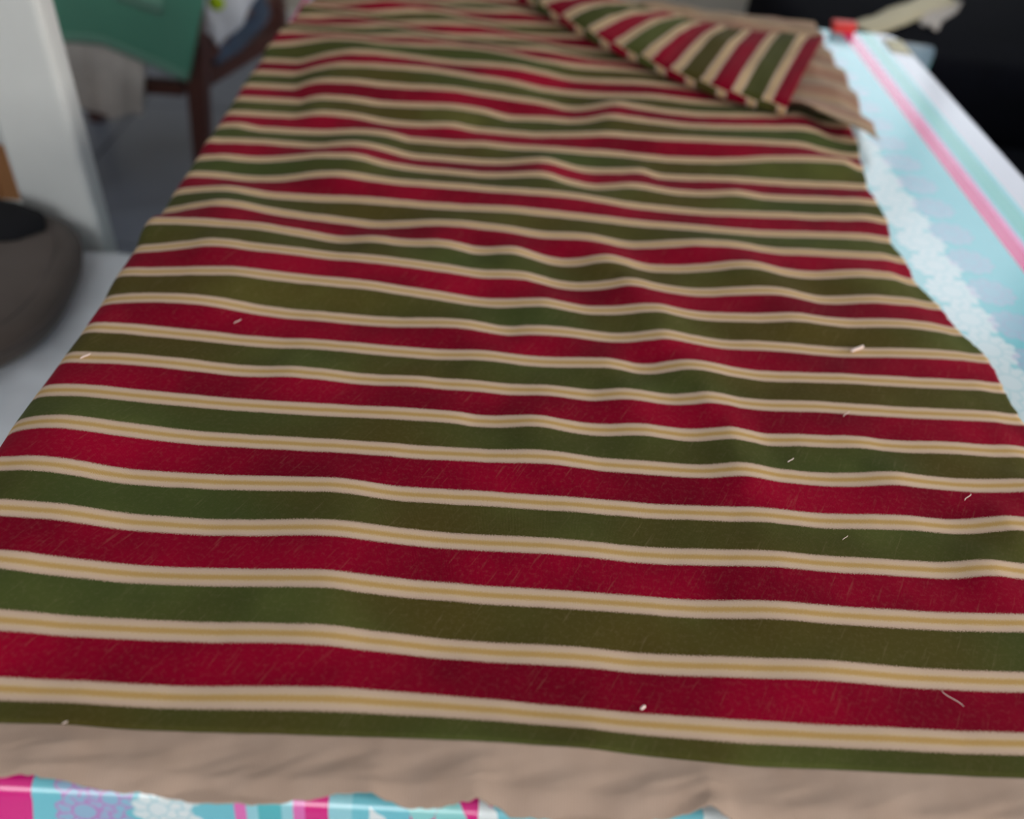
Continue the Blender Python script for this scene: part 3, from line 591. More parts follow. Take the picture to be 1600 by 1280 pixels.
[-85,-83,-72,-51,-42,-61,-77,-82,-84,-82,-79,-71,-57,-39,-22,-13,-13,-22,-49,-83,-85,-85,-85,-85,-77,-61,-56,-60,-63,-58,-49,-41,-39,-44,-48,-47,-44,-41,-42,-44,-49,-59,-67,-66,-60,-52,-44,-35,-25,-13,7,28,42,51,60,66,69,67,61,46,30,21,6,-79,-85,-85],
[-85,-85,-74,-52,-43,-63,-82,-85,-85,-85,-82,-74,-59,-42,-27,-18,-17,-24,-51,-85,-85,-85,-85,-85,-75,-58,-54,-59,-64,-61,-54,-47,-43,-45,-46,-44,-40,-39,-40,-45,-50,-58,-64,-63,-57,-49,-41,-32,-22,-8,14,37,52,62,71,78,81,79,72,56,39,28,-31,-85,-85,-85],
[-85,-85,-77,-55,-48,-70,-85,-85,-85,-84,-78,-69,-55,-40,-27,-21,-21,-29,-54,-85,-85,-85,-85,-85,-74,-60,-57,-63,-68,-65,-57,-50,-45,-45,-45,-41,-36,-33,-34,-39,-44,-50,-55,-54,-49,-41,-33,-25,-15,-2,18,40,54,63,72,78,79,74,65,49,30,-2,-85,-85,-85,-85],
[-85,-85,-85,-69,-77,-85,-85,-85,-85,-72,-54,-41,-33,-27,-26,-32,-41,-51,-69,-85,-85,-85,-78,-71,-69,-70,-75,-83,-85,-82,-72,-62,-53,-46,-38,-28,-16,-7,-4,-7,-11,-14,-15,-13,-8,-2,4,10,16,25,37,50,58,64,69,69,59,43,23,2,-20,-65,-85,-85,-85,-85],
[-85,-85,-85,-82,-85,-85,-85,-85,-85,-59,-29,-13,-11,-15,-24,-42,-61,-75,-85,-85,-79,-66,-53,-50,-64,-80,-85,-85,-85,-85,-85,-75,-60,-46,-31,-15,3,19,27,25,22,23,25,29,34,38,42,46,49,52,56,60,62,65,66,60,39,9,-22,-45,-64,-85,-85,-85,-85,-85],
[-85,-85,-85,-85,-85,-85,-85,-85,-85,-56,-23,-8,-6,-12,-24,-45,-65,-79,-85,-85,-76,-61,-47,-46,-63,-82,-85,-85,-85,-85,-85,-77,-62,-46,-30,-13,7,25,33,32,29,30,34,38,42,46,50,53,55,58,60,62,63,65,65,58,35,2,-30,-54,-73,-85,-85,-85,-85,-85],
[-85,-85,-85,-85,-85,-85,-85,-85,-85,-54,-21,-6,-4,-10,-23,-43,-63,-75,-82,-81,-70,-55,-42,-40,-57,-76,-85,-85,-85,-85,-85,-75,-61,-47,-32,-13,8,28,37,35,32,33,35,39,42,45,48,51,54,57,59,62,63,66,66,60,39,8,-26,-53,-73,-85,-85,-85,-85,-85],
[-85,-85,-85,-85,-85,-85,-85,-85,-85,-45,-12,1,2,-3,-15,-33,-48,-53,-54,-49,-40,-28,-18,-17,-28,-44,-64,-85,-85,-85,-79,-66,-57,-51,-39,-18,10,41,56,52,45,41,39,37,36,36,37,41,45,50,55,59,64,68,72,72,62,39,-1,-41,-68,-85,-85,-85,-85,-85],
[-85,-85,-85,-85,-85,-85,-85,-85,-85,-36,-2,8,8,4,-8,-24,-32,-31,-25,-17,-9,0,7,8,1,-12,-37,-69,-85,-82,-69,-57,-53,-55,-47,-23,13,55,74,69,58,50,43,36,30,26,26,30,36,43,50,57,64,71,78,83,85,72,27,-27,-55,-85,-85,-85,-85,-85],
[-85,-85,-85,-85,-85,-85,-85,-85,-85,-34,0,10,10,6,-5,-21,-28,-26,-18,-10,-2,6,12,13,7,-5,-30,-64,-83,-79,-66,-55,-52,-56,-48,-24,13,57,78,73,61,52,44,35,28,23,23,27,34,41,49,57,64,71,79,85,89,78,32,-23,-49,-71,-85,-85,-85,-85],
[-85,-85,-85,-85,-85,-85,-85,-85,-79,-28,5,15,15,12,0,-15,-22,-19,-12,-4,4,12,17,18,11,-1,-25,-57,-75,-72,-61,-51,-51,-57,-50,-26,10,55,78,73,61,51,42,34,26,21,21,25,31,39,46,54,62,69,78,86,90,79,33,-23,-48,-56,-85,-85,-85,-85],
[-85,-85,-85,-85,-85,-85,-85,-85,-49,1,28,38,41,39,29,15,9,12,17,24,30,37,40,37,29,18,0,-21,-36,-37,-34,-34,-44,-60,-59,-37,-4,41,74,75,59,46,35,26,17,12,10,13,19,27,35,42,50,58,73,85,90,79,33,-23,-48,-53,-85,-85,-85,-85],
[-85,-85,-85,-85,-85,-85,-85,-77,-17,31,52,61,67,67,58,46,41,43,47,52,57,62,63,58,47,37,26,15,5,-1,-7,-16,-37,-63,-67,-48,-18,27,70,76,57,40,28,18,8,2,-1,1,7,15,22,30,38,45,56,84,90,79,33,-23,-48,-53,-62,-85,-85,-85],
[-85,-85,-85,-85,-85,-85,-85,-73,-11,37,57,66,73,74,64,53,49,50,54,59,63,68,68,62,51,41,31,22,14,6,-2,-13,-36,-64,-69,-50,-21,24,69,75,56,39,27,16,7,0,-3,-1,5,12,20,28,35,41,44,70,90,79,33,-23,-48,-53,-54,-85,-85,-85],
[-85,-85,-85,-85,-85,-85,-85,-71,-9,39,60,70,77,78,70,60,56,58,62,65,69,72,72,66,55,44,35,26,17,9,0,-13,-35,-61,-67,-50,-22,20,62,69,52,37,26,16,7,0,-4,-2,3,10,17,25,32,37,32,20,83,79,33,-23,-48,-53,-53,-83,-85,-85],
[-85,-85,-85,-85,-85,-85,-85,-62,-3,45,74,89,97,99,95,91,90,93,96,97,97,95,90,81,69,58,49,41,31,18,2,-14,-32,-50,-54,-44,-27,-1,26,34,31,27,23,16,8,0,-5,-7,-4,0,5,10,15,18,9,1,9,78,33,-23,-48,-53,-53,-60,-85,-85],
[-85,-85,-85,-85,-85,-85,-85,-53,3,52,88,108,116,120,121,123,125,128,130,129,124,117,108,96,83,72,64,57,46,27,4,-16,-29,-38,-41,-39,-33,-23,-11,0,9,16,19,17,10,1,-7,-11,-12,-10,-8,-4,-1,1,0,-1,-1,52,33,-23,-48,-53,-53,-54,-85,-85],
[-85,-85,-85,-85,-85,-85,-85,-51,4,53,91,112,121,124,127,129,132,135,137,135,130,121,112,99,86,75,68,60,49,30,5,-15,-28,-35,-38,-37,-33,-27,-18,-7,5,14,19,17,10,2,-7,-12,-13,-12,-10,-7,-5,-2,-1,-1,-1,1,33,-23,-48,-53,-53,-54,-81,-85],
[-85,-85,-85,-85,-85,-85,-85,-49,5,54,92,113,122,126,128,130,133,135,136,133,127,119,110,99,87,77,70,64,53,35,11,-10,-23,-31,-35,-35,-31,-25,-16,-5,6,16,20,18,12,3,-5,-11,-13,-12,-10,-8,-5,-3,-1,-1,-1,-1,27,-23,-48,-53,-53,-53,-59,-85],
[-85,-85,-85,-85,-85,-85,-84,-42,11,57,94,117,128,131,132,132,131,128,124,119,112,105,99,94,89,86,84,81,74,60,40,20,4,-11,-20,-22,-18,-12,-3,7,17,25,28,26,20,12,4,-3,-8,-11,-10,-8,-5,-3,-1,-1,-1,-1,1,-23,-48,-53,-53,-53,-54,-85],
[-85,-85,-85,-85,-85,-85,-81,-35,16,60,96,121,133,136,135,133,129,122,113,104,96,91,89,89,92,95,97,98,95,85,69,51,32,11,-5,-10,-6,2,11,20,28,34,36,33,28,21,12,4,-2,-7,-10,-8,-5,-3,-1,-1,-1,-1,-1,-23,-48,-53,-53,-53,-54,-79],
[-85,-85,-85,-85,-85,-85,-79,-32,18,61,97,122,135,137,136,134,129,121,111,101,93,88,87,89,93,97,100,102,100,90,75,57,37,15,-2,-7,-3,4,13,22,30,36,37,35,30,22,14,6,-1,-3,-9,-8,-5,-3,-1,-1,-1,-1,-1,-16,-48,-53,-53,-53,-53,-58],
[-85,-85,-85,-85,-85,-85,-68,-23,25,66,100,124,135,138,137,134,130,123,114,105,98,94,93,95,99,103,105,106,103,93,78,60,41,18,1,-6,-3,5,14,23,30,36,37,35,30,23,14,6,0,-3,-5,-8,-5,-3,-1,-1,-1,-1,-1,-1,-48,-53,-53,-53,-53,-54],
[-85,-85,-85,-81,-66,-45,-16,22,60,92,117,133,139,140,139,138,137,134,131,127,125,124,125,127,130,131,129,125,118,106,90,73,54,32,13,1,-2,5,14,23,31,36,37,35,30,23,14,6,0,-2,-3,-8,-5,-3,-1,-1,-1,-1,-1,-1,-48,-53,-53,-53,-53,-54],
[-35,-33,-25,-15,-4,13,38,67,95,119,135,141,142,141,141,142,144,146,148,150,152,155,157,160,160,159,154,145,133,118,102,85,67,46,25,11,2,5,14,23,31,36,37,35,30,23,14,6,0,-2,-3,-7,-5,-3,-1,-1,-1,-1,-1,-1,-41,-53,-53,-53,-53,-53],
[-22,-19,-12,-2,8,24,49,76,102,125,138,143,143,142,141,143,145,148,151,155,158,160,160,160,160,160,159,149,136,121,105,88,70,49,28,14,9,5,14,23,31,36,37,35,30,23,14,6,0,-2,-3,-4,-5,-3,-1,-1,-1,-1,-1,-1,-4,-53,-53,-53,-53,-53],
[-18,-15,-9,-1,8,22,44,68,90,110,121,125,125,124,124,125,127,130,133,136,139,141,144,146,147,145,139,131,119,106,92,77,61,43,25,13,9,6,12,20,27,31,33,31,26,20,13,5,0,-2,-2,-3,-4,-2,-1,-1,-1,-1,-1,-1,-1,-46,-47,-47,-47,-47],
[-15,-13,-8,-1,7,19,37,58,77,94,104,107,107,106,106,107,109,111,114,116,119,121,124,126,126,124,120,112,102,91,79,66,53,37,21,11,8,7,10,17,23,27,28,26,22,17,11,4,0,-2,-2,-2,-4,-2,-1,-1,-1,-1,-1,-1,-1,-38,-40,-40,-40,-40],
[-13,-11,-6,0,6,16,31,48,64,78,87,89,90,89,88,89,91,93,95,97,99,101,103,105,105,104,100,93,85,76,66,55,44,31,18,9,7,6,8,14,19,22,23,22,19,14,9,4,0,-2,-2,-2,-3,-2,-1,-1,-1,-1,-1,-1,-1,-8,-33,-33,-33,-33],
[-10,-9,-5,0,5,13,25,39,51,63,69,72,72,71,71,71,73,74,76,78,79,81,82,84,84,83,80,75,68,61,53,44,35,25,14,7,6,5,7,11,15,18,19,18,15,11,7,3,0,-1,-1,-1,-2,-1,-1,0,0,0,0,0,0,0,-27,-27,-27,-27],
[-8,-6,-4,0,4,10,19,29,39,47,52,54,54,53,53,54,54,56,57,58,59,61,62,63,63,62,60,56,51,45,39,33,26,19,11,6,4,4,4,9,11,13,14,13,11,9,5,2,0,-1,-1,-1,-1,-1,0,0,0,0,0,0,0,0,-20,-20,-20,-20],
[-5,-4,-2,0,2,6,12,19,26,31,35,36,36,35,35,36,36,37,38,39,40,40,41,42,42,41,40,37,34,30,26,22,18,12,7,4,3,3,3,6,8,9,9,9,7,6,4,1,0,-1,-1,-1,-1,-1,0,0,0,0,0,0,0,0,-9,-13,-13,-13],
[-3,-2,-1,0,1,3,6,10,13,16,17,18,18,18,18,18,18,19,19,19,20,20,21,21,21,21,20,19,17,15,13,11,9,6,4,2,1,1,1,3,4,4,5,4,4,3,2,1,0,0,0,0,0,0,0,0,0,0,0,0,0,0,0,-7,-7,-7],
[0,0,0,0,0,0,0,0,0,0,0,0,0,0,0,0,0,0,0,0,0,0,0,0,0,0,0,0,0,0,0,0,0,0,0,0,0,0,0,0,0,0,0,0,0,0,0,0,0,0,0,0,0,0,0,0,0,0,0,0,0,0,0,0,0,0],
[0,0,0,0,0,0,0,0,0,0,0,0,0,0,0,0,0,0,0,0,0,0,0,0,0,0,0,0,0,0,0,0,0,0,0,0,0,0,0,0,0,0,0,0,0,0,0,0,0,0,0,0,0,0,0,0,0,0,0,0,0,0,0,0,0,0],
[0,0,0,0,0,0,0,0,0,0,0,0,0,0,0,0,0,0,0,0,0,0,0,0,0,0,0,0,0,0,0,0,0,0,0,0,0,0,0,0,0,0,0,0,0,0,0,0,0,0,0,0,0,0,0,0,0,0,0,0,0,0,0,0,0,0],
[0,0,0,0,0,0,0,0,0,0,0,0,0,0,0,0,0,0,0,0,0,0,0,0,0,0,0,0,0,0,0,0,0,0,0,0,0,0,0,0,0,0,0,0,0,0,0,0,0,0,0,0,0,0,0,0,0,0,0,0,0,0,0,0,0,0],
[0,0,0,0,0,0,0,0,0,0,0,0,0,0,0,0,0,0,0,0,0,0,0,0,0,0,0,0,0,0,0,0,0,0,0,0,0,0,0,0,0,0,0,0,0,0,0,0,0,0,0,0,0,0,0,0,0,0,0,0,0,0,0,0,0,0],
[0,0,0,0,0,0,0,0,0,0,0,0,0,0,0,0,0,0,0,0,0,0,0,0,0,0,0,0,0,0,0,0,0,0,0,0,0,0,0,0,0,0,0,0,0,0,0,0,0,0,0,0,0,0,0,0,0,0,0,0,0,0,0,0,0,0],
[0,0,0,0,0,0,0,0,0,0,0,0,0,0,0,0,0,0,0,0,0,0,0,0,0,0,0,0,0,0,0,0,0,0,0,0,0,0,0,0,0,0,0,0,0,0,0,0,0,0,0,0,0,0,0,0,0,0,0,0,0,0,0,0,0,0],
[0,0,0,0,0,0,0,0,0,0,0,0,0,0,0,0,0,0,0,0,0,0,0,0,0,0,0,0,0,0,0,0,0,0,0,0,0,0,0,0,0,0,0,0,0,0,0,0,0,0,0,0,0,0,0,0,0,0,0,0,0,0,0,0,0,0],
[0,0,0,0,0,0,0,0,0,0,0,0,0,0,0,0,0,0,0,0,0,0,0,0,0,0,0,0,0,0,0,0,0,0,0,0,0,0,0,0,0,0,0,0,0,0,0,0,0,0,0,0,0,0,0,0,0,0,0,0,0,0,0,0,0,0],
]
DROWS = [
[-65, -21, 7, 21, 26, 22, 14, 5, -2, -3, 5, 26, 62, 117],
[-58, -19, 4, 15, 16, 11, 2, -6, -12, -11, -1, 21, 60, 117],
[-51, -16, 3, 10, 8, 1, -8, -16, -20, -17, -6, 18, 58, 117],
[-41, -10, 4, 7, 1, -8, -17, -24, -27, -23, -10, 15, 56, 116],
[-29, -1, 10, 8, -1, -13, -25, -33, -35, -30, -16, 10, 53, 116],
[-16, 11, 20, 15, 2, -15, -30, -40, -43, -38, -23, 5, 50, 116],
[-12, 14, 23, 18, 4, -15, -34, -47, -53, -48, -32, -1, 47, 117],
[-27, 1, 13, 11, -2, -20, -40, -55, -62, -58, -40, -7, 45, 118],
[-52, -20, -3, -1, -9, -26, -44, -59, -65, -60, -40, -4, 51, 128],
[-64, -26, -4, 5, 0, -14, -32, -45, -50, -42, -19, 20, 77, 156],
[-42, 3, 34, 50, 48, 33, 12, -5, -10, -2, 22, 61, 120, 201],
[16, 70, 110, 133, 134, 115, 86, 60, 47, 50, 71, 111, 170, 252],
[96, 156, 204, 233, 236, 212, 173, 135, 110, 105, 121, 159, 219, 303],
[133, 196, 246, 277, 280, 255, 213, 168, 138, 129, 143, 180, 240, 325],
[133, 196, 246, 277, 280, 255, 213, 168, 138, 129, 143, 180, 240, 325],
[133, 196, 246, 277, 280, 255, 213, 168, 138, 129, 143, 180, 240, 325],
[133, 196, 246, 277, 280, 255, 213, 168, 138, 129, 143, 180, 240, 325],
]

# ------------------------------------------------------------------ the striped fabric on the table
S_, Y0_ = 0.0496630, 0.3128559            # stripe spacing and place of stripe border 0
ZG = np.array(ZROWS, dtype=float) * 1e-4           # measured fold heights, rows every quarter stripe, columns every 16 mm
DG = np.array(DROWS, dtype=float) * 1e-4

def cubic(G, fx, fy):
    ny, nx = G.shape
    fx = np.clip(fx, 0, nx - 1.0001); fy = np.clip(fy, 0, ny - 1.0001)
    ix = np.floor(fx).astype(int); iy = np.floor(fy).astype(int)
    tx = fx - ix; ty = fy - iy
    def w(t):
        # Catmull-Rom spline
        return ((-t ** 3 + 2 * t ** 2 - t) / 2, (3 * t ** 3 - 5 * t ** 2 + 2) / 2, (-3 * t ** 3 + 4 * t ** 2 + t) / 2, (t ** 3 - t ** 2) / 2)
    wx, wy = w(tx), w(ty)
    out = np.zeros(np.broadcast(fx, fy).shape)
    for b in range(4):
        yy = np.clip(iy + b - 1, 0, ny - 1)
        for a in range(4):
            xx = np.clip(ix + a - 1, 0, nx - 1)
            out += wy[b] * wx[a] * G[yy, xx]
    return out
def fold_height(X, k):
    return cubic(ZG, (X + 0.44) / 0.016, (k + 0.5) / 0.25)
def drift(X, k):
    return cubic(DG, (X + 0.44) / 1.04 * 13, (k + 0.5) / 31.5 * 16)

XR_TAB = [(0.2, 0.535), (0.67, 0.535), (0.76, 0.541), (0.81, 0.526), (0.86, 0.520), (0.91, 0.508), (0.96, 0.512), (1.0, 0.506), (1.06, 0.520), (1.15, 0.521), (1.23, 0.534), (1.30, 0.552), (1.5, 0.56), (1.9, 0.56)]
XL_TAB = [(0.2, -0.465), (1.40, -0.465), (1.47, -0.43), (1.52, -0.402), (1.62, -0.392), (1.9, -0.375)]
RAW_TAB = [(-0.5, 0.256), (-0.285, 0.258), (-0.27, 0.26), (-0.246, 0.258), (-0.233, 0.255), (-0.205, 0.254), (-0.185, 0.253), (-0.165, 0.25), (-0.126, 0.252), (-0.087, 0.256),
           (-0.056, 0.26), (-0.047, 0.257), (-0.031, 0.253), (-0.007, 0.255), (0.011, 0.259), (0.033, 0.252), (0.074, 0.251), (0.114, 0.252), (0.139, 0.256), (0.16, 0.261),
           (0.168, 0.258), (0.179, 0.252), (0.22, 0.25), (0.3, 0.248), (0.4, 0.252), (0.55, 0.25)]
EDGE_X = -0.399                                   # the fabric falls over the table edge here

fabric = thing('striped_fabric', 'length of red and olive green striped velvet spread over the table', 'fabric', (0.06, 1.0, TOP - 0.009))

def hang(x, z):
    """bend cloth down over the left table edge; x is measured along the cloth"""
    d = EDGE_X - x
    r = 0.013
    d = np.maximum(d, 0)
    a = np.minimum(d / r, math.pi / 2)
    return np.where(d > 0, EDGE_X - r * np.sin(a), x), z - r * (1 - np.cos(a)) - np.maximum(0, d - r * math.pi / 2)

def settle(X, Y, Z):
    """the cut edges lie nearer the table than the folds"""
    xr = np.interp(Y, [p[0] for p in XR_TAB], [p[1] for p in XR_TAB])
    e = np.clip((xr - X) / 0.035, 0, 1)
    e = e * e * (3 - 2 * e)
    return Z * e + (1 - e) * np.minimum(Z, -0.0045)

def fabric_sheet(name, kk, ucount, mat, ymap=None):
    u = np.linspace(0, 1, ucount)
    V, UV = [], []
    for k in kk:
        yb = Y0_ + S_ * k
        xl = lerp_table(XL_TAB, yb); xr = lerp_table(XR_TAB, yb) + 0.0016 * fbm(yb * 160, 1.7, 0, 2)
        X = xl + (xr - xl) * u
        Xc = np.clip(X, -0.44, 0.6)
        kc = np.full_like(X, max(k, -0.5))
        Z = fold_height(Xc, kc)
        Y = Y0_ + S_ * k + drift(Xc, kc)
        if k > 23.0:
            amt = min(1.0, (k - 23.0) / 2.5)
            Z = Z + amt * np.array([0.006 * fbm(x * 5.0 + yb * 2.0, yb * 9.0, 5.0, 3) + 0.004 * math.sin(x * 26 + yb * 40) for x in X])
        fine = np.array([0.0007 * fbm(x * 30, yb * 22, 2.0, 3) for x in X])
        Z = settle(X, Y, Z) + fine
        if ymap:
            Y, Z = ymap(k, X, Y, Z)
        Z = np.maximum(Z, -0.0085)
        Xh, Zh = hang(X, Z)
        # the hanging strip rolls a little outward and inward along the edge
        out = np.clip((EDGE_X - X) / 0.02, 0, 1) * 0.007 * (fbm(0.3, yb * 7.0, 8.0, 2) + 0.2)
        Xh = Xh - np.maximum(0, out)
        for i in range(ucount):
            V.append((Xh[i], Y[i], TOP + Zh[i])); UV.append((X[i], k))
    return new_obj(name, V, grid_faces(ucount, len(kk)), mat, fabric, uv=UV, thick=0.0012, offset=-1)

kk_main = np.concatenate([np.arange(-0.5, 31.2, 0.1)])
fabric_sheet('woven_face', kk_main, 230, VELVET)

def hem_map(k, X, Y, Z):
    t = (-0.5 - k) / 0.75
    Ye = Y0_ - 0.5 * S_ + drift(np.clip(X, -0.44, 0.6), np.full_like(X, -0.5))
    yr = np.interp(X, [p[0] for p in RAW_TAB], [p[1] for p in RAW_TAB])
    yr = yr + np.array([0.0016 * fbm(x * 240, 0.3, 0, 3) for x in X]) - 0.004
    Yn = Ye + (yr - Ye) * t
    wav = np.array([0.0055 * fbm(x * 11, t * 0.6, 4.0, 2) + 0.0013 * fbm(x * 30 + t * 3, t * 2.0, 9.0, 2) for x in X])
    lift = np.interp(X, [p[0] for p in RAW_TAB], [(p[1] - 0.252) * 0.7 for p in RAW_TAB])
    Zn = Z * (1 - t) + t * (lift - 0.003) + wav * min(1, t * 2.2)
    d = np.maximum(0, 0.262 - Yn)                  # droops over the near table edge
    return Yn, Zn - 0.35 * d - 14 * d * d
fabric_sheet('raw_edge_band', np.arange(-0.5, -1.2501, -0.025)[::-1], 230, TAN, hem_map)['label'] = 'frayed tan raw edge band'

# the far right corner is turned back: tan reverse side up ...
def polyline(tab, t):
    """point at fraction t of a polyline by index"""
    f = t * (len(tab) - 1)
    i = min(int(f), len(tab) - 2); a = f - i
    return tuple(tab[i][c] * (1 - a) + tab[i + 1][c] * a for c in range(len(tab[0])))
LT = [(0.425, 1.372), (0.36, 1.43), (0.27, 1.53), (0.19, 1.63), (0.12, 1.73), (0.07, 1.82), (0.05, 1.90)]
RT = [(0.573, 1.300), (0.581, 1.40), (0.588, 1.50), (0.591, 1.60), (0.594, 1.70), (0.602, 1.80), (0.612, 1.90)]
V, UV = [], []
nu, nv = 70, 80
for j in range(nv):
    t = j / (nv - 1)
    lx, ly = polyline(LT, t); rx, ry = polyline(RT, t)
    for i in range(nu):
        a = i / (nu - 1)
        x = lx + (rx - lx) * a; y = ly + (ry - ly) * a
        if t < 0.15:
            y += (0.15 - t) * 0.10 * (math.sin(a * 5.5 + 0.4) - 0.3)
        z = 0.016 + 0.006 * fbm(x * 9, y * 11, 3, 3) + 0.004 * math.sin(y * 60 + x * 14)
        z += 0.012 * math.exp(-(t / 0.07) ** 2) * (0.35 + 0.65 * math.sin(math.pi * min(1, a * 1.05)))       # front edge lifts clear
        z -= 0.010 * max(0, (a - 0.85) / 0.15) * (1 if t > 0.1 else 0.4)
        z -= max(0.0, (y - 1.85)) * 0.8
        V.append((x, y, TOP + z)); UV.append((x, 3.0 + (y - 1.30 + 0.25 * (x - 0.5)) / 0.047))
new_obj('turned_back_corner', V, grid_faces(nu, nv), REVERSE, fabric, uv=UV, thick=0.0012)['label'] = 'tan reverse side of the turned back corner'

# ... and its tip is folded over once more, striped face up, with a rounded fold along its near edge
FT = [(0.020, 1.865), (0.056, 1.795), (0.12, 1.689), (0.188, 1.597), (0.263, 1.506), (0.342, 1.430), (0.403, 1.393), (0.446, 1.372)]
GT = [(0.150, 1.88), (0.200, 1.83), (0.249, 1.785), (0.310, 1.75), (0.372, 1.715), (0.450, 1.69), (0.525, 1.690), (0.584, 1.700)]
V, UV = [], []
nu = 120
prof = []
for q in range(13):                                # the fold: from under, round the front, to the top
    an = -math.pi / 2 + math.pi * q / 12
    prof.append((-0.012 * math.cos(an), 0.013 + 0.013 * math.sin(an), 0.55 if q < 8 else 0.0))
nt = 26
for i in range(nt):
    t = (i + 1) / nt
    prof.append((t, 0.026 + 0.010 * math.sin(t * math.pi) , 0.0))
for (p, h, shift) in prof:
    for i in range(nu):
        a = i / (nu - 1)
        fx, fy = polyline(FT, a); gx, gy = polyline(GT, a)
        # direction square to the fold, pointing at the viewer
        f2 = polyline(FT, min(1, a + 0.01)); f1 = polyline(FT, max(0, a - 0.01))
        dx, dy = f2[0] - f1[0], f2[1] - f1[1]; ln = math.hypot(dx, dy)
        nx, ny = dy / ln, -dx / ln                 # to the near left
        bump = 0.004 * fbm(a * 9, p * 3, 6, 2)
        if p <= 0 and len(prof) and h <= 0.0261:
            x, y = fx + nx * (-p) , fy + ny * (-p)
        else:
            x, y = fx + (gx - fx) * p, fy + (gy - fy) * p
        k = 1.0 + (fx - 0.285) / 0.0437 - shift
        z = 0.004 + h + bump * (0.3 if p <= 0 else 1)
        if y > 1.85: z -= (y - 1.85) * 0.8
        V.append((x, y, TOP + z)); UV.append((fx, k))
new_obj('folded_tip', V, grid_faces(nu, len(prof)), VELVET, fabric, uv=UV, thick=0.0012)

# ------------------------------------------------------------------ lint on the fabric
LINT = plain_mat('pale_lint', rgb(238, 214, 206), 0.8)
def surf(x, y):
    k = (y - Y0_) / S_
    k = (y - Y0_ - float(drift(np.array([x]), np.array([k]))[0])) / S_
    return TOP + float(settle(np.array([x]), np.array([y]), fold_height(np.array([x]), np.array([k])))[0])
LN = [((0.123, 0.325), 0.0042, 60, 0.0013, 'thick pale lint crumb on the nearest red stripe'),
      ((-0.384, 0.659), 0.0100, 60, 0.0009, 'short white thread at the left edge of the fabric on a cream line'),
      ((0.349, 0.346), 0.0160, -50, 0.0003, 'long fine pale hair on the nearest red stripe at the right'),
      ((0.351, 0.649), 0.0120, 55, 0.0004, 'fine pale thread on a red stripe above a cream line in the right half'),
      ((0.281, 0.579), 0.0090, 50, 0.0005, 'curled pale thread on an olive stripe right of the middle fold'),
      ((0.433, 0.546), 0.0120, 50, 0.0004, 'thin pale thread on a red stripe near the right side of the frame'),
      ((-0.260, 0.737), 0.0090, 60, 0.0005, 'faint pinkish lint streak on a red stripe in the upper left'),
      ((-0.258, 0.290), 0.0032, 45, 0.0005, 'tiny white speck on the tan raw edge at lower left'),
      ((0.394, 0.762), 0.0180, 40, 0.0020, 'flat white fluff tuft on an olive stripe near the right fabric edge'),
      ((0.308, 0.490), 0.0080, 50, 0.0003, 'very fine pale thread on the olive stripe third from the near edge')]
for (p, ln, ang, r, lab) in LN:
    a = math.radians(ang)
    pts = []
    for i in range(7):
        t = i / 6 - 0.5
        bx = p[0] + math.cos(a) * ln * t + 0.10 * ln * math.sin(t * 5)
        by = p[1] + math.sin(a) * ln * t
        pts.append((bx, by, surf(bx, by) + 0.0012 + r * 0.7))
    o = tube('lint_thread', pts, r, LINT, None, 6, taper=[0.5, 0.9, 1, 1, 1, 0.9, 0.5])
    tag(o, lab, 'lint', 'lint on the fabric')

# ------------------------------------------------------------------ white chair at the left with cloth, cushion and black garment
chair = thing('white_chair', 'white painted wooden chair with slotted back beside the left table edge', 'chair', (-0.90, 1.09, 0))
CX0, CX1, CY0, CY1 = -1.20, -0.615, 0.80, 1.345
boxes('seat', [(CX0, CX1, CY0, CY1, 0.40, 0.436)], WHITE_PAINT, chair, 0.012)
for lx in (CX0 + 0.04, CX1 - 0.04):
    bar('leg', (lx, CY0 + 0.04, 0.40), (lx, CY0 + 0.02, 0), 0.05, 0.05, WHITE_PAINT, chair, w2=0.038, d2=0.038)
for (x0, x1) in ((-0.815, -0.69), (-1.20, -1.075)):
    boxes('back_post', [(x0, x1, 1.346, 1.40, 0.0, 1.02)], WHITE_PAINT, chair, 0.012)
for (z0, z1) in ((0.40, 0.50), (0.615, 0.70), (0.84, 1.0)):
    boxes('back_rail', [(-1.074, -0.816, 1.354, 1.392, z0, z1)], WHITE_PAINT, chair, 0.008)

WHITE_CLOTH = cloth_mat('white_cotton', rgb(228, 232, 236), 0.05, 60)
V = []
nu, nv = 60, 60
for j in range(nv):
    b = j / (nv - 1)
    for i in range(nu):
        a = i / (nu - 1)
        x = -1.15 + a * 0.66; y = 0.79 + b * 0.535
        z = 0.439 + 0.010 * max(0, fbm(x * 8, y * 6, 1, 3) + 0.2)
        d = max(0, x + 0.60)
        if d > 0:
            r = 0.02
            an = min(d / r, math.pi / 2)
            z = z - r * (1 - math.cos(an)) - max(0, d - r * 1.57)
            x = -0.60 + r * math.sin(an) + 0.018 * max(0, fbm(y * 9, d * 6, 4, 2) + 0.2) * min(1, d / 0.05)
        V.append((x, y, z))
o = new_obj('white_sheet', V, grid_faces(nu, nv), WHITE_CLOTH, None, thick=0.0015, offset=1)
tag(o, 'white cotton cloth draped over the white chair seat under the brown cushion', 'cloth')

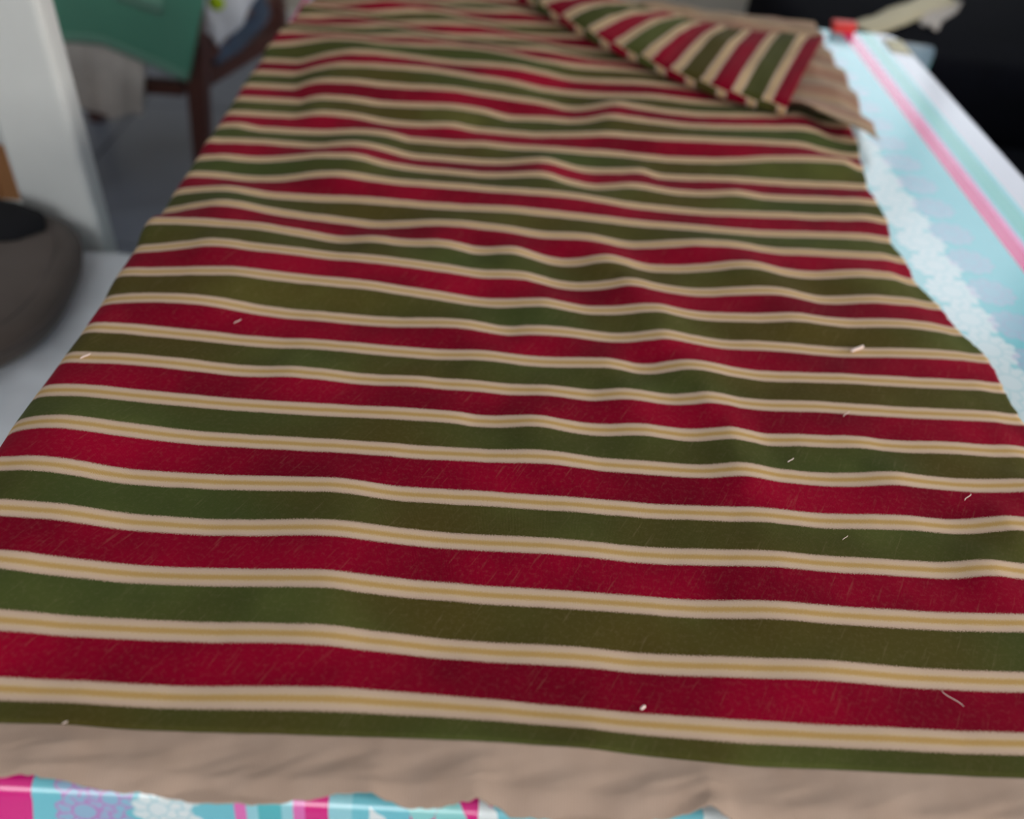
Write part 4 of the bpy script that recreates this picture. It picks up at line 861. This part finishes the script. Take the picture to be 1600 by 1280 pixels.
BROWN = cloth_mat('dark_brown_fabric', rgb(82, 70, 62), 0.1, 50, 0.9, 0.3)
BROWN2 = cloth_mat('brown_piping', rgb(74, 62, 56), 0.1, 50, 0.9, 0.3)
cush = thing('seat_cushion', 'dark brown rounded fabric seat cushion on the white chair', 'cushion', (-0.902, 1.13, 0.45))
def cring(sc, z, n=96):
    pts = []
    for i in range(n):
        a = 2 * math.pi * i / n
        c, s = math.cos(a), math.sin(a)
        e = 2 / 2.7
        x = 0.242 * math.copysign(abs(c) ** e, c) * sc; y = 0.236 * math.copysign(abs(s) ** e, s) * sc
        r = math.radians(8)
        pts.append((-0.902 + x * math.cos(r) - y * math.sin(r), 1.13 + x * math.sin(r) + y * math.cos(r), z))
    return pts
prof = [(0.0, 0.456), (0.5, 0.455), (0.85, 0.454), (0.95, 0.457), (0.99, 0.467), (1.0, 0.480), (0.985, 0.494), (0.95, 0.502), (0.88, 0.507), (0.7, 0.511), (0.4, 0.513), (0.05, 0.514)]
V, F = [], []
for (sc, z) in prof:
    V += [(x, y, zz + 0.002 * fbm(x * 12, y * 12, 0, 2)) for (x, y, zz) in cring(max(sc, 0.01), z)]
n = 96
for j in range(len(prof) - 1):
    for i in range(n):
        F.append((j * n + i, j * n + (i + 1) % n, (j + 1) * n + (i + 1) % n, (j + 1) * n + i))
F.append(tuple(range(n))[::-1]); F.append(tuple((len(prof) - 1) * n + i for i in range(n)))
new_obj('cushion_body', V, F, BROWN, cush)
tube('piping', cring(0.995, 0.488), 0.0035, BROWN2, cush, 6, closed=True)
tube('stitched_seam', cring(0.86, 0.5075), 0.0010, BROWN2, cush, 5, closed=True)

BLACK_CLOTH = cloth_mat('black_cloth', rgb(16, 16, 20), 0.2, 50, 0.95, 0.4, 0.001, 0.0)
V, F = [], []
rows, n = 8, 40
for j in range(rows):
    t = j / (rows - 1)
    for i in range(n):
        a = 2 * math.pi * i / n
        rad = (1 - 0.85 * t ** 2.2) if t < 0.999 else 0.02
        wob = 1 + 0.12 * fbm(math.cos(a) * 1.6, math.sin(a) * 1.6, t * 2, 3)
        V.append((-0.872 + 0.125 * rad * wob * math.cos(a) + 0.01, 1.283 + 0.055 * rad * wob * math.sin(a) - 0.004, 0.513 + 0.045 * t))
for j in range(rows - 1):
    for i in range(n):
        F.append((j * n + i, j * n + (i + 1) % n, (j + 1) * n + (i + 1) % n, (j + 1) * n + i))
F.append(tuple(range(n))[::-1]); F.append(tuple((rows - 1) * n + i for i in range(n)))
o = new_obj('black_garment', V, F, BLACK_CLOTH, None)
tag(o, 'small crumpled black garment on the brown cushion against the chair back', 'garment')

CARD = plain_mat('orange_tan_card', rgb(206, 140, 86), 0.8, 0.1)
box = thing('cardboard_box', 'orange tan box standing behind the slotted back of the white chair', 'box', (-1.16, 1.72, 0))
boxes('box_body', [(-1.34, -0.985, 1.58, 1.88, 0.0, 0.50)], CARD, box, 0.004)
for (y0, y1) in ((1.58, 1.728), (1.732, 1.88)):
    boxes('box_flap', [(-1.34, -0.985, y0, y1, 0.501, 0.505)], CARD, box, 0.001)

# ------------------------------------------------------------------ dark wooden chair seen from behind, heaped with laundry
wch = thing('wooden_chair', 'dark red-brown wooden chair with laundry hung over its back', 'chair', (-1.02, 2.58, 0))
bl = [(-0.862, 2.37), (-1.235, 2.37)]; fl = [(-0.715, 2.80), (-1.34, 2.80)]
for (x, y), sx in zip(bl, (1, -1)):
    bar('leg', (x - sx * 0.005, y, 0.0), (x + sx * 0.035, y + 0.01, 0.45), 0.042, 0.05, DARK_WOOD, wch, w2=0.055, d2=0.06)
    bar('back_post', (x + sx * 0.035, y + 0.01, 0.451), (x + sx * 0.085, y - 0.02, 0.84), 0.05, 0.05, DARK_WOOD, wch)
for (x, y), sx in zip(fl, (1, -1)):
    bar('leg', (x, y, 0.0), (x, y, 0.42), 0.045, 0.045, DARK_WOOD, wch, w2=0.06, d2=0.06)
bar('stretcher', (-0.872, 2.372, 0.31), (-1.225, 2.372, 0.31), 0.05, 0.032, DARK_WOOD, wch)
bar('stretcher', (-0.740, 2.80, 0.30), (-1.315, 2.80, 0.30), 0.04, 0.03, DARK_WOOD, wch)
for sx, a, b in ((1, bl[0], fl[0]), (-1, bl[1], fl[1])):
    bar('stretcher', (a[0] + 0.02 * sx, a[1] + 0.028, 0.325), (b[0], b[1] - 0.025, 0.33), 0.03, 0.055, DARK_WOOD, wch)
    bar('seat_rail', (a[0] + 0.03 * sx, a[1] + 0.035, 0.40), (b[0], b[1] - 0.025, 0.40), 0.028, 0.07, DARK_WOOD, wch)
V = [(-0.80, 2.41, 0.425), (-1.30, 2.41, 0.425), (-1.38, 2.84, 0.425), (-0.68, 2.84, 0.425)]
V += [(x, y, 0.447) for (x, y, z) in V]
new_obj('seat', V, [(0, 1, 2, 3), (7, 6, 5, 4), (0, 4, 5, 1), (1, 5, 6, 2), (2, 6, 7, 3), (3, 7, 4, 0)], DARK_WOOD, wch, smooth=False, bevel=0.008)
bar('top_rail', (-0.80, 2.352, 0.80), (-1.30, 2.352, 0.80), 0.07, 0.03, DARK_WOOD, wch)
for i in range(4):
    x = -0.88 - i * 0.115
    bar('back_slat', (x, 2.38, 0.448), (x, 2.354, 0.765), 0.035, 0.014, DARK_WOOD, wch, 0.003)

def hung_cloth(name, xl, xr, zb, y_front, ztop, mat, label, cat, back=0.12, amp=0.012, seed=0.0, nu=50, nv=60, thick=0.003, tilt=0.0, over=0.075):
    """cloth hung over a rail: xl/xr give the side edges at height z, zb the bottom edge at fraction u"""
    V, UV = [], []
    for j in range(nv):
        t = j / (nv - 1)
        for i in range(nu):
            u = i / (nu - 1)
            z0 = zb(u)
            L = (ztop - z0)
            d = t * (L + over + back)              # travelled from the front hem upward
            if d < L:
                z = z0 + d; y = y_front
            elif d < L + over:
                a = (d - L) / over * math.pi
                z = ztop + math.sin(a) * 0.02; y = y_front + over * 0.55 * (1 - math.cos(a)) / 2 * 1.2
            else:
                z = ztop - (d - L - over); y = y_front + over * 0.66
            x = xl(z) + (xr(z) - xl(z)) * u
            fall = max(0.0, min(1.0, (ztop - z) / 0.25))
            y += -amp * fall * (1 + fbm(u * 4 + seed, z * 3, seed, 2) + 0.5 * math.sin(u * 14 + seed))
            V.append((x, y, z)); UV.append((u, d))
    ob = new_obj(name, V, grid_faces(nu, nv), mat, None, uv=UV, thick=thick, offset=1)
    tag(ob, label, cat)
    return ob

def towel_mat(name, col, band):
    N = Nodes(name)
    co = N.n('ShaderNodeTexCoord').outputs['Object']
    loops = N.noise(co, 420.0, 2, 0.8)
    big = N.noise(co, 8.0, 3)
    c = N.mix(big, tuple(v * 0.88 for v in col[:3]) + (1,), tuple(min(1, v * 1.1) for v in col[:3]) + (1,))
    c = N.mix(N.m('MULTIPLY', loops, 0.3), c, band)
    N.set(Base_Color=c, Roughness=0.95, Sheen_Weight=0.25)
    N.bump(loops, 0.6, 0.002)
    return N.mat
GREEN = towel_mat('sea_green_terry', rgb(74, 140, 118), rgb(110, 172, 148))
GREEN2 = towel_mat('pale_green_band', rgb(104, 158, 138), rgb(130, 178, 158))
BZ = [(0.0, 0.432), (0.25, 0.432), (0.42, 0.434), (0.53, 0.418), (0.75, 0.389), (1.0, 0.355)]
tw = hung_cloth('green_towel', lambda z: -1.28, lambda z: -0.838 + (z - 0.355) * 0.36, lambda u: lerp_table([(0.0, 0.434), (0.30, 0.432), (0.5, 0.436), (0.6, 0.418), (0.76, 0.389), (1.0, 0.355)], u),
                2.318, 0.835, GREEN, 'sea green terry towel hung over the wooden chair back', 'towel', seed=1.0, amp=0.007, thick=0.004)
def towel_strip(name, z_of_u, u0, u1, h):
    V = []
    nu = 40
    for q in range(2):
        for i in range(nu):
            u = u0 + (u1 - u0) * i / (nu - 1)
            zb = z_of_u(u) + q * h
            x = -1.28 + ((-0.838 + (zb - 0.355) * 0.36) + 1.28) * u
            fall = max(0.0, min(1.0, (0.835 - zb) / 0.25))
            y = 2.318 - 0.007 * fall * (1 + fbm(u * 4 + 1.0, zb * 3, 1.0, 2) + 0.5 * math.sin(u * 14 + 1.0)) - 0.0075
            V.append((x, y, zb))
    return new_obj(name, V, grid_faces(nu, 2), GREEN2, tw, thick=0.002)
towel_strip('hem_band', lambda u: lerp_table([(0.0, 0.438), (0.30, 0.437), (0.5, 0.441), (0.6, 0.423), (0.76, 0.394), (1.0, 0.361)], u), 0.005, 0.992, 0.020)
towel_strip('woven_band', lambda u: 0.548 - (u - 0.62) * 0.16, 0.58, 0.80, 0.045)

KNIT = cloth_mat('cream_knit', rgb(224, 220, 214), 0.16, 22, 0.95, 1.0, 0.012)
hung_cloth('white_knit_cloth', lambda z: -1.20, lambda z: -0.985 + (z - 0.25) * 0.25, lambda u: 0.25 + 0.012 * math.sin(u * 9) - 0.012 * (u > 0.6),
           2.338, 0.60, KNIT, 'thick white knitted cloth hanging below the green towel', 'cloth', back=0.02, over=0.04, amp=0.014, seed=4.0, thick=0.012)

DENIM = cloth_mat('blue_denim', rgb(66, 84, 110), 0.35, 40, 0.9, 0.8, 0.003)
SHIRT = cloth_mat('white_tshirt_cotton', rgb(208, 212, 222), 0.05, 50)
LIME = plain_mat('lime_print', rgb(176, 206, 20), 0.8)
def side_drop(name, pts_top, pts_bot, mat, label, cat, bulge, seed, thick=0.004):
    """cloth lying on the seat heap and falling past the right side of the chair; edges given as polylines"""
    V = []
    nu, nv = 40, 36
    for j in range(nv):
        t = j / (nv - 1)
        for i in range(nu):
            u = i / (nu - 1)
            a = polyline(pts_top, u); b = polyline(pts_bot, u)
            p = [a[c] + (b[c] - a[c]) * t for c in range(3)]
            w = math.sin(math.pi * t) * bulge
            n1 = fbm(u * 5 + seed, t * 3, seed, 3)
            n2 = math.sin(u * 17 + t * 4 + seed)
            V.append((p[0] + w * (0.6 + 0.4 * n1) + 0.004 * n2, p[1] - 0.010 * n1 - w * 0.3, p[2] + w * 0.8))
    ob = new_obj(name, V, grid_faces(nu, nv), mat, None, thick=thick, offset=1)
    tag(ob, label, cat)
    return ob
side_drop('denim_trousers', [(-0.99, 2.50, 0.52), (-0.95, 2.60, 0.56), (-0.90, 2.70, 0.56), (-0.86, 2.78, 0.52)],
          [(-0.802, 2.445, 0.352), (-0.775, 2.50, 0.355), (-0.735, 2.60, 0.375), (-0.700, 2.70, 0.42)], DENIM,
          'blue denim trousers on the wooden chair seat, falling past its side', 'trousers', 0.05, 2.0, 0.008)
sh = side_drop('white_tshirt', [(-0.93, 2.43, 0.62), (-0.90, 2.47, 0.66), (-0.84, 2.53, 0.68), (-0.80, 2.60, 0.66)],
               [(-0.812, 2.40, 0.470), (-0.775, 2.405, 0.418), (-0.715, 2.44, 0.470), (-0.66, 2.50, 0.56)], SHIRT,
               'white t-shirt with a lime green spot heaped over the denim', 'shirt', 0.03, 6.0, 0.003)
lp = []
for i in range(20):
    a = 2 * math.pi * i / 20
    lp.append((-0.757 + 0.022 * math.cos(a), 2.372 + 0.002 * math.sin(a), 0.540 + 0.018 * math.sin(a)))
lp.append((-0.757, 2.370, 0.540))
new_obj('lime_print', lp, [(i, (i + 1) % 20, 20) for i in range(20)], LIME, sh, thick=0.002)['label'] = 'lime green printed spot'

# ------------------------------------------------------------------ black sofa at the right, beyond the table
BLACK_SOFA = cloth_mat('black_navy_upholstery', rgb(12, 13, 20), 0.15, 30, 1.0, 0.3, 0.002, 0.0)
BLACK_SOFA.node_tree.nodes['Principled BSDF'].inputs['Specular IOR Level'].default_value = 0.08
sofa = thing('black_sofa', 'large black upholstered sofa standing right of the table', 'sofa', (1.40, 1.9, 0))
def pad(name, x0, x1, y0, y1, z0, z1, r=0.05):
    return boxes(name, [(x0, x1, y0, y1, z0, z1)], BLACK_SOFA, sofa, r, smooth=True)
pad('sofa_base', 0.93, 1.90, 1.16, 2.90, 0.06, 0.30, 0.03)
pad('seat_pad', 0.92, 1.60, 1.17, 2.06, 0.305, 0.47, 0.06)
pad('arm', 0.70, 1.66, 2.10, 2.86, 0.305, 0.620, 0.07)
pad('backrest', 1.62, 1.90, 1.16, 2.90, 0.305, 0.92, 0.09)
for (lx, ly) in ((1.0, 1.24), (1.83, 1.24), (1.0, 2.82), (1.83, 2.82)):
    bar('foot', (lx, ly, 0.07), (lx, ly, 0.0), 0.05, 0.05, DARK_WOOD, sofa, 0.004)

# ------------------------------------------------------------------ small things at the far right corner
REDM = plain_mat('coral_red_card', rgb(226, 62, 56), 0.55, 0.06)
rb = thing('small_red_box', 'small coral red box on the far right table corner', 'box', (0.670, 1.861, TZ + 0.003))
z0 = TZ + 0.0028
boxes('box_tray', [(0.648, 0.692, 1.850, 1.872, z0, z0 + 0.011)], REDM, rb, 0.002)
boxes('box_lid', [(0.646, 0.694, 1.848, 1.874, z0 + 0.0115, z0 + 0.020)], REDM, rb, 0.003)

BEIGE = cloth_mat('beige_tape', rgb(206, 194, 160), 0.06, 60)
V = []
path = [(0.86, 2.285), (0.90, 2.316), (0.969, 2.382), (1.02, 2.44), (1.075, 2.501), (1.135, 2.56), (1.197, 2.628)]
nu, nv = 60, 8
for j in range(nv):
    b = j / (nv - 1) - 0.5
    for i in range(nu):
        t = i / (nu - 1)
        p = polyline(path, t); q = polyline(path, min(1, t + 0.02)); r = polyline(path, max(0, t - 0.02))
        dx, dy = q[0] - r[0], q[1] - r[1]; l = math.hypot(dx, dy)
        V.append((p[0] + dy / l * b * 0.085, p[1] - dx / l * b * 0.085, 0.6235 + 0.005 * (1 + fbm(t * 5, b * 2, 1, 2)) + 0.006 * (1 - 4 * b * b)))
o = new_obj('beige_cloth_strip', V, grid_faces(nu, nv), BEIGE, None, thick=0.002, offset=1)
tag(o, 'beige cloth strip lying on the black sofa arm behind the table corner', 'cloth strip')

PALE = cloth_mat('pale_grey_cloth', rgb(190, 180, 172), 0.08, 60)
V = []
nu, nv = 30, 20
for j in range(nv):
    b = j / (nv - 1)
    for i in range(nu):
        a = i / (nu - 1)
        x = 1.05 + a * 0.16 + b * 0.03; y = 2.385 + a * 0.27 - b * 0.05 + 0.012 * math.sin(a * 6)
        V.append((x, y, 0.6235 + 0.012 * max(0, fbm(a * 4, b * 3, 2, 2) + 0.2)))
o = new_obj('pale_scrap', V, grid_faces(nu, nv), PALE, None, thick=0.0015, offset=1)
tag(o, 'pale grey scrap of cloth on the sofa arm next to the beige strip', 'cloth scrap')
CREAM = plain_mat('cream_paper', rgb(226, 220, 190), 0.7, 0.04)
V = []
for j in range(6):
    for i in range(10):
        a = i / 9; b = j / 5
        x = 0.742 + a * 0.046 + b * 0.004; y = 1.765 + b * 0.075 - a * 0.012
        V.append((x, y, TZ + 0.0032 + 0.003 * a * a * b - 0.011 * max(0, (x - 0.778) / 0.011) ** 2))
o = new_obj('paper_scrap', V, grid_faces(10, 6), CREAM, None, thick=0.0006, offset=1)
tag(o, 'cream paper scrap on the white tablecloth margin near its far corner', 'paper')
